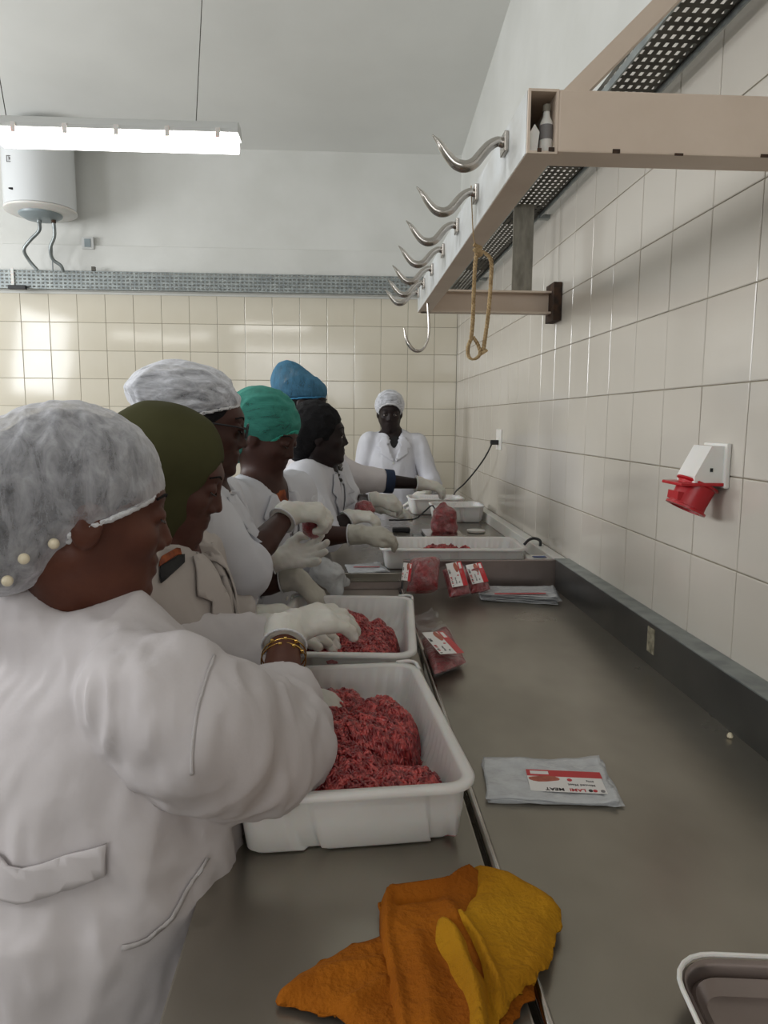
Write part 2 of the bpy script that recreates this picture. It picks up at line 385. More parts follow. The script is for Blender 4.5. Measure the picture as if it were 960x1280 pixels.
def relax(v, f, it=1, lam=.5):
    for _ in range(it):
        s = np.zeros_like(v); c = np.zeros(len(v))
        for a, b in ((0, 1), (1, 2), (2, 3), (3, 0)):
            np.add.at(s, f[:, a], v[f[:, b]]); np.add.at(c, f[:, a], 1); np.add.at(s, f[:, b], v[f[:, a]]); np.add.at(c, f[:, b], 1)
        v = v + lam * (s / np.maximum(c, 1)[:, None] - v)
    return v
def folds(v, n, amp, seed, fr=(9, 9, 3.2), fine=.35, warp=.05):
    w = v + warp * np.stack([vnoise(v * 6 + 11, seed + 1), vnoise(v * 6 + 37, seed + 2), vnoise(v * 6 + 71, seed + 3)], -1)
    a = 1 - 2 * np.abs(vnoise(w * np.array(fr), seed)); b = vnoise(w * np.array(fr) * 2.3, seed + 5)
    return v + n * (amp * (a * .8 + b * fine * 1.2))[:, None]

# ==================================================================  THE ROOM
X_W, Y_B = .8352, 5.40907; TILE_TOP = 2.3828; CEIL0 = 3.385; SL = .15; XL, YR = -4.2, -3.0
def ceil_z(y): return CEIL0 + SL * (Y_B - y)
floor = MB().box((XL - .1, YR - .1, -.06), (X_W + .12, Y_B + .12, 0)).build('floor', M['floor']); tag(floor, kind='structure')
c_ = MB(); c_.add([(XL, YR, ceil_z(YR)), (X_W + .12, YR, ceil_z(YR)), (X_W + .12, Y_B + .12, CEIL0), (XL, Y_B + .12, CEIL0),
                   (XL, YR, ceil_z(YR) + .1), (X_W + .12, YR, ceil_z(YR) + .1), (X_W + .12, Y_B + .12, CEIL0 + .1), (XL, Y_B + .12, CEIL0 + .1)],
                  [(0, 1, 2, 3), (7, 6, 5, 4), (0, 4, 5, 1), (1, 5, 6, 2), (2, 6, 7, 3), (3, 7, 4, 0)])
tag(c_.build('ceiling', M['ceiling']), kind='structure')
wall_right = MB().box((X_W + .008, YR, 0), (X_W + .12, Y_B + .12, 4.7)).build('wall_right', M['plaster']); tag(wall_right, kind='structure')
wall_back = MB().box((XL, Y_B + .008, 0), (X_W + .12, Y_B + .12, 3.5)).build('wall_back', M['plaster']); tag(wall_back, kind='structure')
def holed(name, axis, c0, c1, a0, a1, ztop, holes):
    mb = MB(); hs = sorted(holes); cur = a0
    def b(p, q, z0, z1):
        if q - p < 1e-4 or z1 - z0 < 1e-4: return
        mb.box((c0, p, z0), (c1, q, z1)) if axis == 'x' else mb.box((p, c0, z0), (q, c1, z1))
    for (p, q, z0, z1) in hs:
        b(cur, p, 0, ztop); b(p, q, 0, z0); b(p, q, z1, ztop); cur = q
    b(cur, a1, 0, ztop)
    return tag(mb.build(name, M['plaster']), kind='structure')
holed('wall_left', 'x', XL - .15, XL, YR, Y_B + .1, 4.7, [(-.2, 1.4, 1.75, 2.95), (2.8, 4.4, 1.75, 2.95)])
holed('wall_rear', 'y', YR - .15, YR, XL, X_W + .1, 4.7, [(-2.05, .25, 1.7, 2.9)])
for n_, (p, q, z0, z1, ax) in enumerate([(-.2, 1.4, 1.75, 2.95, 'x'), (2.8, 4.4, 1.75, 2.95, 'x'), (-2.05, .25, 1.7, 2.9, 'y')]):
    w_ = bpy.data.objects.new('window_%d' % (n_ + 1), None); COL.objects.link(w_); tag(w_, kind='structure')
    mb = MB(); t = .04
    for (a, b, c, d) in ((p, q, z0, z0 + t), (p, q, z1 - t, z1), (p, p + t, z0, z1), (q - t, q, z0, z1), ((p + q) / 2 - t / 2, (p + q) / 2 + t / 2, z0, z1)):
        mb.box((XL - .09, a, c), (XL - .04, b, d)) if ax == 'x' else mb.box((a, YR - .09, c), (b, YR - .04, d))
    mb.build('window_frame', M['plastic_white'], w_)
    g_ = MB()
    for (a, b) in ((p + t, (p + q) / 2 - t / 2), ((p + q) / 2 + t / 2, q - t)):
        g_.box((XL - .068, a, z0 + t), (XL - .062, b, z1 - t)) if ax == 'x' else g_.box((a, YR - .068, z0 + t), (b, YR - .062, z1 - t))
    g_.build('pane', M['glass_pane'], w_)
# plaster band just above the tiles
tag(MB().box((XL, Y_B - .012, 2.40), (X_W, Y_B + .01, 2.72), .004).build('trim_1', M['plaster']), kind='structure')

# tiles: one shared slab with eased edges
def tile_mesh(w, h, name='tile'):
    t, b = .008, .0022; a0, a1 = w / 2, w / 2 - b; c0, c1 = h / 2, h / 2 - b
    v = [(x, y, 0) for x, y in ((-a0, -c0), (a0, -c0), (a0, c0), (-a0, c0))] + [(x, y, t - b * .6) for x, y in ((-a0, -c0), (a0, -c0), (a0, c0), (-a0, c0))] + [(x, y, t) for x, y in ((-a1, -c1), (a1, -c1), (a1, c1), (-a1, c1))]
    f = [(8, 9, 10, 11)] + [(i, (i + 1) % 4, (i + 1) % 4 + 4, i + 4) for i in range(4)] + [(i + 4, (i + 1) % 4 + 4, (i + 1) % 4 + 8, i + 8) for i in range(4)]
    me = bpy.data.meshes.new(name); me.from_pydata(v, [], f); me.update(); return me
rnd = random.Random(4); G = .0026
def tiles(parent, mat_, cols, rows, place, rot, part_ok):
    cache = {}; field = MB()
    for (a0, a1) in cols:
        for (z0, z1) in rows:
            w, h = a1 - a0 - G, z1 - z0 - G
            if w < .01 or h < .01: continue
            c = place((a0 + a1) / 2, (z0 + z1) / 2); tilt = Matrix.Rotation(R(rnd.gauss(0, .16)), 4, 'X') @ Matrix.Rotation(R(rnd.gauss(0, .16)), 4, 'Y')
            mx = Matrix.Translation(c) @ rot @ tilt
            k = (round(w, 3), round(h, 3))
            if k not in cache: cache[k] = tile_mesh(w, h); cache[k].materials.append(mat_)
            if part_ok(a0, a1, z0, z1):
                o = bpy.data.objects.new('tile', cache[k]); COL.objects.link(o); o.parent = parent
                o.matrix_basis = parent.matrix_basis.inverted() @ mx
            else:
                field.add([mx @ q.co for q in cache[k].vertices], [tuple(p.vertices) for p in cache[k].polygons])
    if field.v:
        o = mesh_obj('tile_field', field.v, field.f, mat_, parent); o['kind'] = 'stuff'
# back wall: faces -y
gb = MB().box((XL, Y_B + .003, 0), (X_W, Y_B + .012, TILE_TOP)).build('grout_bed', M['grout'], wall_back)
xs = [X_W, X_W - .1692]
while xs[-1] > XL: xs.append(max(XL, xs[-1] - .1996))
cols = [(xs[i + 1], xs[i]) for i in range(len(xs) - 1)]
zs = [TILE_TOP - .2 * k for k in range(13)]; rows = [(max(0, z - .2), z) for z in zs if z > .02]
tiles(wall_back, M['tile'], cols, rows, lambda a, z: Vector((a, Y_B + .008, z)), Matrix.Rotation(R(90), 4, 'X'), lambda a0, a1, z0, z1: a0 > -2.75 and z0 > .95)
# right wall: faces -x
gr_ = MB().box((X_W + .003, YR, 0), (X_W + .012, Y_B, TILE_TOP + .2)).build('grout_bed', M['grout'], wall_right)
ys = [1.4554 + .2009 * i for i in range(-24, 20)] + [Y_B]; ys = [y for y in ys if y >= YR]
cols = [(ys[i], ys[i + 1]) for i in range(len(ys) - 1)]
rows = [(TILE_TOP, TILE_TOP + .2)] + rows
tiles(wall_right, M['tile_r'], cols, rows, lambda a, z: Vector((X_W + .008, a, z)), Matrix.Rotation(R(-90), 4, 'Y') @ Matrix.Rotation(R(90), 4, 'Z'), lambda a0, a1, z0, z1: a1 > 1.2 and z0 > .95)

# ==================================================================  STEEL TABLES
TZ, RZ, LZ, XS = .876, .935, .988, .784     # near top, rear top, ledge height, splash face x
def legs(root, pts, top, r=.019):
    for (x, y) in pts:
        mb = MB(); mb.tube([(x, y, .03), (x, y, top)], r, 12); mb.lathe([(.024, 0), (.024, .03), (.018, .035)], (x, y, 0), 12)
        mb.build('leg', M['steel'], root, smooth=True)
t_ = thing('steel_worktable', (.5, 1.1, 0), 'long grey steel worktable against the tiled right wall, with raised back edge', 'table')
MB().box((.215, -.35, TZ - .035), (.79, 2.6, TZ), .003).build('tabletop', M['steel_top'], t_)
MB().tube([(.213, -.35, TZ - .004), (.213, 2.585, TZ - .004)], .007, 10).build('front_edge', M['polished'], t_, smooth=True)
MB().box((XS, -.35, TZ - .03), (X_W - .001, 2.58, LZ), .004).build('splashback', M['steel_dark'], t_)
MB().box((XS - .004, -.35, LZ), (X_W, 2.58, LZ + .0035), .001).build('ledge', M['galv'], t_)
MB().box((.215, 2.58, TZ - .03), (X_W - .002, 2.60, LZ - .002), .003).build('end_panel', M['steel_pink'], t_)
MB().box((XS - .0016, 1.715, TZ + .035), (XS, 1.755, TZ + .1)).build('worn_label', M['stained'], t_, label='stained paper label stuck on the steel upstand')
MB().box((.26, -.3, .22), (.75, 2.5, .25)).build('undershelf', M['steel'], t_)
legs(t_, [(.27, -.25), (.74, -.25), (.27, 1.1), (.74, 1.1), (.27, 2.5), (.74, 2.5)], TZ - .03)
t_ = thing('narrow_steel_table', (0, 1.2, 0), 'narrow lower steel table under the two big meat trays, beside the long table', 'table')
MB().box((-.195, .12, TZ - .04), (.199, 2.6, TZ - .004), .003).build('tabletop', M['steel_top'], t_)
MB().box((-.195, .12, TZ - .075), (-.18, 2.6, TZ - .04)).build('apron', M['steel_dark'], t_)
legs(t_, [(-.16, .2), (.15, .2), (-.16, 1.4), (.15, 1.4), (-.16, 2.5), (.15, 2.5)], TZ - .04)
t_ = thing('rear_steel_table', (.2, 3.5, 0), 'far steel table one step higher, carrying the scale and small trays', 'table')
MB().box((-.12, 2.604, RZ - .035), (XS, 4.5, RZ), .003).build('tabletop', M['steel'], t_)
MB().box((-.12, 2.604, RZ - .075), (.21, 2.615, RZ - .035)).build('apron', M['steel_pink'], t_)
MB().box((XS, 2.6, RZ), (X_W - .004, 4.5, LZ), .003).build('splashback', M['plastic_white'], t_, label='pale upstand along the wall')
legs(t_, [(-.08, 2.7), (.74, 2.7), (-.08, 4.4), (.74, 4.4)], RZ - .03)

# ==================================================================  RAIL, BRACKETS, HOOKS, CABLE TRAYS
def tube_box(mb, lo, hi, wall=.004):
    """rectangular hollow section along y, open ends"""
    (x0, y0, z0), (x1, y1, z1) = lo, hi
    mb.box((x0, y0, z0), (x0 + wall, y1, z1)); mb.box((x1 - wall, y0, z0), (x1, y1, z1)); mb.box((x0 + wall, y0, z1 - wall), (x1 - wall, y1, z1)); mb.box((x0 + wall, y0, z0), (x1 - wall, y1, z0 + wall)); return mb
rail = thing('hook_rail', (.31, 2.0, 1.913), 'beige steel rail frame on the right wall that carries the meat hooks', 'rail')
RX0, RX1, RZ0, RZ1 = .284, .332, 1.915, 2.010
tube_box(MB(), (RX0, 1.165, RZ0), (RX1, 2.85, RZ1)).build('rail_tube', M['beam'], rail)
MB().box((RX0 - .0012, 1.17, RZ0 + .001), (RX0, 2.85, RZ1 - .001)).build('side_face', M['beam_lit'], rail, label='outer face of the rail, window light painted on it in white')
cb = MB().box((RX1, 1.165, RZ0 + .003), (X_W - .006, 1.23, RZ1), .003).build('cross_beam', M['beam'], rail)
MB().box((X_W - .012, 1.13, 1.88), (X_W - .001, 1.26, 2.06), .002).build('wall_plate', M['beam'], rail)
# far bracket, a channel section
mb = MB(); mb.box((RX0 + .01, 2.86, RZ0), (X_W - .03, 2.866, RZ1 - .01)); mb.box((RX0 + .01, 2.82, RZ0), (X_W - .03, 2.866, RZ0 + .007)); mb.box((RX0 + .01, 2.82, RZ1 - .017), (X_W - .03, 2.866, RZ1 - .01))
mb.build('channel_bracket', M['beam'], rail)
MB().box((X_W - .034, 2.79, 1.885), (X_W - .002, 2.90, 2.03), .002).build('wall_plate', M['rust'], rail, label='rusty wall plate')
MB().box((.655, 2.868, RZ1 - .012), (.735, 2.876, 2.334)).build('stiffener_plate', M['dark_grey'], rail, label='grey upright plate')
# diagonal brace up to the wall
a0 = np.array([.337, 1.168, 2.005]); d45 = np.array([1, 0, 1.]) ; L = .49
mb = MB(); mb.prism([(0, 0), (.04, 0), (.04 + L, L), (L, L)], (0, .045, 0), (1, 0, 0), (0, 0, 1), (.337, 1.168, 2.008)); mb.build('diagonal_brace', M['beam'], rail)
mb = MB()
for (x, z) in ((.42, 1.918), (.52, 1.917), (.66, 1.918), (.72, 1.917), (.30, 1.917), (.318, 1.918)):
    MB().box((x, 1.1635, z), (x + .006 + rnd.random() * .008, 1.1655, z + .003 + rnd.random() * .003)).build('rust_spot', M['rust'], rail)
# small things stored in the open end of the rail
bt = thing('small_plastic_bottle', (.318, 1.2, RZ0 + .004), 'small white bottle with blue print tucked inside the open rail end', 'bottle')
MB().lathe([(.009, 0), (.0105, .004), (.0105, .045), (.006, .055), (.005, .064)], (.3185, 1.185, RZ0 + .006), 16).build('body', M['plastic_white'], bt, smooth=True)
MB().lathe([(.0108, 0), (.0108, .022)], (.3185, 1.185, RZ0 + .026), 16).build('label_band', M['ink_grey'], bt, smooth=True)
MB().lathe([(.0062, 0), (.0062, .01)], (.3185, 1.185, RZ0 + .069), 12).build('cap', M['dark_grey'], bt, smooth=True)
o = MB().prism([(0, 0), (.013, 0), (.016, .03), (.008, .042), (.001, .03)], (0, .006, 0), (1, 0, 0), (0, 0, 1), (.2895, 1.175, RZ0 + .005)).build('folded_paper', M['plastic_white']); tag(o, 'folded white paper scrap beside the bottle inside the rail end', 'paper')

hook_y = [1.31, 1.59, 1.85, 2.11, 2.37, 2.61, 2.8]
ordn = ['nearest the camera, first', 'second from the near end', 'third from the near end', 'fourth from the near end, middle one', 'third from the far end', 'second from the far end, carrying the long hook', 'last at the far end by the bracket']
hp = [(.0, .002), (-.012, .006), (-.028, -.003), (-.042, -.02), (-.056, -.038), (-.073, -.046), (-.092, -.041), (-.109, -.022), (-.123, 0), (-.137, .016)]
hk0 = None
for i, yh in enumerate(hook_y):
    lab = 'curved steel meat hook on the rail, ' + ordn[i]
    if hk0 is None:
        hk0 = thing('meat_hook', (RX0 - .001, yh, 1.975), lab, 'hook', 'meat hooks along the rail')
        P = spline([(RX0 - .006 + a * .92, yh, 1.979 + b * .82) for a, b in hp], 5); n = len(P); t = np.linspace(0, 1, n)
        MB().tube(P, np.interp(t, [0, .3, .6, .85, 1], [.0080, .0095, .0105, .007, .0012]), 12).build('curved_prong', M['polished'], hk0, smooth=True)
        MB().box((RX0 - .009, yh - .018, 1.963), (RX0 - .001, yh + .018, 1.997), .002).build('base_plate', M['polished'], hk0)
    else:
        r_ = hk0.copy(); COL.objects.link(r_); r_.location = (RX0 - .001, yh, 1.975); r_['label'] = lab
        for ch in list(hk0.children):
            c = ch.copy(); COL.objects.link(c); c.parent = r_
P = spline([at(522, 360, 2.62), at(528, 352, 2.62), at(533, 357, 2.62), at(535, 383, 2.62), at(536, 418, 2.62), at(529, 436, 2.62), at(518, 438, 2.62), at(509, 427, 2.62), at(505, 410, 2.62)], 6)
o = MB().tube(P, np.interp(np.linspace(0, 1, len(P)), [0, .6, .85, 1], [.0045, .0045, .0075, .002]), 10).build('long_hook', M['polished'], smooth=True)
tag(o, 'long J-shaped steel hook hanging below the rail by the rope', 'hook')
# rope with a loop
RYp = 1.60; mb = MB()
def twist(P, r, ph=0):
    P = np.array(P); s_ = np.concatenate([[0], np.cumsum(np.linalg.norm(np.diff(P, axis=0), axis=1))])
    for q in range(3):
        a = s_ * 300 + q * 2.094 + ph; mb.tube(P + np.stack([np.cos(a) * r * .55, np.sin(a) * r * .55, 0 * a], -1), r * .58, 6)
def dense(P, n=14): return spline(P, n)
twist(dense([at(589, 232, RYp), at(590, 262, RYp), at(592, 296, RYp), at(597, 312, RYp)]), .0012)
twist(dense([at(597, 312, RYp), at(594, 330, RYp), at(592, 370, RYp), at(591, 400, RYp), at(589, 422, RYp)]), .0045)
twist(dense([at(590, 421, RYp), at(585, 434, RYp), at(586, 446, RYp), at(593, 449, RYp), at(600, 442, RYp), at(597, 430, RYp), at(591, 421, RYp)]), .0042)
twist(dense([at(597, 312, RYp), at(607, 317, RYp), at(614, 328, RYp), at(613, 360, RYp), at(610, 395, RYp), at(606, 425, RYp), at(604, 438, RYp)]), .0045)
ctr = at(597, 313, RYp); mb.tube(spline([ctr + np.array(k) for k in [(-.009, 0, .012), (.008, .004, .006), (-.008, -.004, 0), (.009, 0, -.006), (-.004, .003, -.014)]], 6), .0042, 8)
e_ = at(604, 438, RYp); mb.tube([e_, e_ + np.array([.004, 0, -.006])], [.008, .009], 8)
tag(mb.build('rope', M['rope'], smooth=True), 'beige sisal rope with a small loop hanging from the second hook', 'rope')

def perforated(name, U0, U1, width, axis, m, parent, h=.03, hole=(.018, .007), pitch=(.03, .017), flip=1):
    """perforated channel: floor with slots plus two low side flanges; axis x or y, given corner at U0"""
    L = U1 - U0; nu = int(L / pitch[0]); nv = int((width - .006) / pitch[1]); v = []; f = []
    pu = L / nu; pv = width / nv
    def P(a, b, c): v.append((a, b, c)); return len(v) - 1
    for i in range(nu):
        for j in range(nv):
            a0, b0 = i * pu, j * pv; sft = 0
            x = [a0, a0 + (pu - hole[0]) / 2, a0 + (pu + hole[0]) / 2, a0 + pu]; y = [b0, b0 + (pv - hole[1]) / 2, b0 + (pv + hole[1]) / 2, b0 + pv]
            g = [[P(x[p], y[q], 0) for q in range(4)] for p in range(4)]
            for p in range(3):
                for q in range(3):
                    if p == 1 and q == 1: continue
                    f.append((g[p][q], g[p + 1][q], g[p + 1][q + 1], g[p][q + 1]))
    for b in (0, width):   # flange, also slotted
        for i in range(nu):
            a0 = i * pu; x = [a0, a0 + (pu - hole[0]) / 2, a0 + (pu + hole[0]) / 2, a0 + pu]; z = [0, h * .35, h * .6, h]
            g = [[P(x[p], b, z[q]) for q in range(4)] for p in range(4)]
            for p in range(3):
                for q in range(3):
                    if p == 1 and q == 1: continue
                    f.append((g[p][q], g[p + 1][q], g[p + 1][q + 1], g[p][q + 1]))
    return np.array(v), f
# cable tray along the back wall
ct = thing('cable_tray', (-1.5, 5.3, 2.42), 'long perforated grey cable tray along the back wall above the tiles', 'cable tray')
v, f = perforated('x', -4.1, .80, .125, 'x', None, None, h=.05, hole=(.019, .011), pitch=(.031, .020))
W = np.stack([v[:, 0] - 4.1, 5.335 + v[:, 2], 2.405 + v[:, 1]], -1)
mesh_obj('perforated_channel', W, f, M['galv'], ct).modifiers.new('s', 'SOLIDIFY').thickness = .0012
MB().box((-2.36, 5.30, 2.392), (-2.24, 5.332, 2.42), .003).build('end_clamp', M['black'], ct, label='black clamp under the tray')
MB().box((-2.345, 5.324, 2.42), (-2.325, 5.330, 2.54)).build('hanger_strap', M['plastic_white'], ct)
MB().box((-1.79, 5.33, 2.532), (-1.765, 5.35, 2.56)).build('clip', M['galv_dirty'], ct)
# cable tray over the rail brackets
ct = thing('cable_tray', (.73, 3, 2.33), 'narrow dirty perforated cable tray along the right wall above the hook rail', 'cable tray')
v, f = perforated('y', .1, 5.2, .125, 'y', None, None, h=.03, hole=(.02, .009), pitch=(.034, .019))
W = np.stack([.665 + v[:, 1], .1 + v[:, 0], 2.335 + v[:, 2]], -1)
mesh_obj('perforated_channel', W, f, M['galv_dirty'], ct).modifiers.new('s', 'SOLIDIFY').thickness = .0012
for y in (.9, 2.25, 2.95, 3.9): MB().box((.67, y, 2.337), (.785, y + .22, 2.352)).build('cable_bundle', M['black'], ct)
for y in (.9, 2.3, 3.0, 4.3): MB().box((.788, y, 2.318), (X_W, y + .03, 2.334)).build('support_arm', M['galv'], ct)
MB().box((.792, .1, 2.322), (.797, 5.2, 2.342)).build('lower_lip', M['galv'], ct)
MB().box((.658, .1, 2.322), (.663, 5.2, 2.342)).build('lower_lip', M['galv'], ct)

# ==================================================================  LAMPS
def luminaire(x0, x1, y, z, lab, group, wires=True, z_off=0):
    r_ = thing('fluorescent_lamp', ((x0 + x1) / 2, y, z), lab, 'lamp', group)
    pr = [(-.05, 0), (-.052, .012), (-.044, .03), (-.03, .042), (.03, .042), (.044, .03), (.052, .012), (.05, 0)]
    MB().prism(pr, (x1 - x0, 0, 0), (0, 1, 0), (0, 0, 1), (x0, y, z + .048)).build('housing', M['dark_grey_lamp'], r_)
    pr = [(-.046, 0), (-.047, -.022), (-.038, -.04), (-.02, -.05), (.02, -.05), (.038, -.04), (.047, -.022), (.046, 0)]
    MB().prism(pr, (x1 - x0 - .016, 0, 0), (0, 1, 0), (0, 0, 1), (x0 + .008, y, z + .048)).build('diffuser', M['lamp_glow'], r_, smooth=True)
    for xx in np.linspace(x0 + .07, x1 - .07, 5):
        MB().box((xx - .008, y - .056, z + .028), (xx + .008, y - .044, z + .062), .002).build('clip', M['plastic_white'], r_)
    if wires:
        for (xa, xb) in ((x0 + .028, x0 - .12), (x1 - .155, x1 - .06)):
            MB().tube([(xa, y, z + .09), (xb, y, ceil_z(y))], .0016, 6).build('suspension_wire', M['galv_dirty'], r_)
    return r_
M['dark_grey_lamp'] = mat('pale_grey_housing', hexc('c9cac8'), rough=.5)
LG = 'fluorescent lamps hung from the ceiling'
luminaire(-1.222, -.378, 2.75, 2.456, 'white fluorescent lamp hanging on thin wires in front of the boiler', LG)
luminaire(-2.95, -1.75, 1.4, 2.5, 'white fluorescent lamp hanging near the left wall', LG)
luminaire(-1.5, -.3, -.3, 2.5, 'white fluorescent lamp hanging above and behind the camera', LG)
luminaire(-1.5, -.3, -2.0, 2.5, 'white fluorescent lamp hanging close to the rear wall', LG)

# ==================================================================  WATER HEATER, SOCKETS
hc = (-2.055, 5.175); HR = .225
wh = thing('water_heater', (hc[0], hc[1], 2.87), 'white cylindrical water heater on the back wall behind the lamp', 'water heater')
MB().lathe([(.20, 0), (HR, .012), (HR, .02), (HR, .5), (HR - .03, .53)], (hc[0], hc[1], 2.882), 48).build('tank', M['enamel'], wh, smooth=True)
MB().lathe([(.12, -.012), (HR - .01, -.004), (HR + .004, .004), (HR + .004, .016)], (hc[0], hc[1], 2.872), 48).build('bottom_rim', M['plastic_white'], wh, smooth=True)
MB().lathe([(.05, -.045), (.1, -.04), (.135, -.018), (.14, 0)], (hc[0] + .0, hc[1] - .01, 2.868), 32).build('service_cover', M['grey_plastic'], wh, smooth=True)
mb = MB(); Ey, Ez = hc[1] - HR - .001, 2.965
mb.lathe([(.0, 0), (.024, 0), (.026, .004), (0, .005)], (hc[0] - .09, hc[1] - math.sqrt(HR**2 - .09**2) + .002, 2.965), 20, (0.4, -1, 0)); mb.v = [(x, y, (z - 2.965) * .28 + 2.965) for x, y, z in mb.v]
mb.build('temperature_gauge', M['black'], wh)
sq = MB(); gx, gz = hc[0] - .1, 3.15; gy = hc[1] - math.sqrt(HR**2 - .1**2) - .002
for (a, b, c, d) in ((-.02, -.02, .02, -.016), (-.02, .016, .02, .02), (-.02, -.02, -.016, .02), (.016, -.02, .02, .02), (-.004, -.006, .004, .01)): sq.box((gx + a, gy - .001, gz + b), (gx + c, gy + .003, gz + d))
sq.build('energy_mark', M['ink_grey'], wh)
for (pts, nm) in (([at(49, 276, 5.17), at(49, 288, 5.2), at(38, 300, 5.22), at(30, 312, 5.24), at(36, 325, 5.28), at(47, 338, 5.3)], 0), ([at(67, 276, 5.17), at(68, 295, 5.2), at(63, 310, 5.22), at(66, 324, 5.26), at(76, 332, 5.28), at(79, 340, 5.3)], 1)):
    MB().tube(spline(pts, 6), .012, 10).build('flexible_hose', M['galv'], wh, smooth=True)
    MB().tube([pts[0] + np.array([0, 0, .045]), pts[0] + np.array([0, 0, -.015])], .016, 8).build('hose_fitting', M['rust'] if nm else M['galv'], wh, smooth=True)
MB().tube([at(65, 300, 5.24), at(66, 340, 5.3)], .004, 6).build('drain_pipe', M['galv'], wh)
sw = thing('wall_switch', (at(110, 304, 5.39)), 'small white switch plate on the plaster right of the water heater', 'switch')
c = at(110, 304, 5.395); MB().box((c[0] - .042, 5.385, c[2] - .042), (c[0] + .042, 5.398, c[2] + .042), .003).build('plate', M['dark_grey_lamp'], sw)
MB().box((c[0] - .022, 5.381, c[2] - .028), (c[0] + .022, 5.386, c[2] + .028), .002).build('rocker', M['grey_plastic'], sw)

# red three-phase socket on the right wall
sk = thing('industrial_socket', (X_W, 1.55, 1.34), 'white industrial wall socket with red outlet on the right wall', 'socket')
yc0, yc1 = 1.508, 1.602; zt, zb = 1.448, 1.362
MB().box((X_W - .012, yc0 - .004, zb - .006), (X_W - .001, yc1 + .004, zt + .006), .003).build('back_plate', M['plastic_white'], sk)
mb = MB(); mb.prism([(0, zt), (-.028, zt), (-.062, zb + .02), (-.062, zb), (0, zb)], (0, yc1 - yc0 - .012, 0), (1, 0, 0), (0, 0, 1), (X_W - .012, yc0 + .006, 0)); mb.build('housing', M['plastic_white'], sk)
MB().box((X_W - .041, yc0 + .0045, zb + .03), (X_W - .035, yc0 + .0065, zb + .038)).build('latch_mark', M['black'], sk)
ax = np.array([-.42, 0, -.91]); ax /= np.linalg.norm(ax); c0 = np.array([X_W - .045, (yc0 + yc1) / 2, zb + .002])
MB().lathe([(.046, 0), (.048, .004), (.041, .007), (.039, .045), (.040, .058), (.045, .059), (.045, .064), (.034, .065), (.032, .03)], c0, 28, ax).build('outlet_barrel', M['red'], sk, smooth=True)
MB().box((c0[0] - .062, c0[1] - .048, c0[2] - .003), (c0[0] + .043, c0[1] + .048, c0[2] + .004), .002).build('flange', M['red'], sk)
mb = MB(); mb.prism([(0, .0), (-.028, .006), (-.03, -.012), (-.012, -.022), (0, -.02)], (0, .05, 0), (1, 0, 0), (0, 0, 1), (c0[0] - .028, c0[1] - .025, c0[2] - .022)); mb.build('flap_arm', M['red'], sk)

# small white socket with plug and lead
c = at(626, 553, 3.84); so = thing('power_socket', (X_W, c[1], c[2]), 'small white power socket low on the right wall, plug in it', 'socket')
MB().box((X_W - .008, c[1] - .06, c[2] - .04), (X_W, c[1] + .06, c[2] + .07), .003).build('plate', M['plastic_white'], so)
pl = thing('power_lead', (X_W - .03, c[1], c[2]), 'thin black lead dropping from the small wall socket to the far table', 'cable')
MB().box((X_W - .05, c[1] - .014, c[2] - .013), (X_W - .008, c[1] + .014, c[2] + .013), .004).build('plug', M['black'], pl)
MB().tube(spline([(X_W - .05, c[1], c[2]), at(615, 554, 3.85), at(606, 572, 3.9), at(593, 590, 4.05), at(580, 605, 4.2), at(570, 614, 4.35), at(566, 622, 4.5)], 8), .0045, 8).build('lead', M['black'], pl, smooth=True)

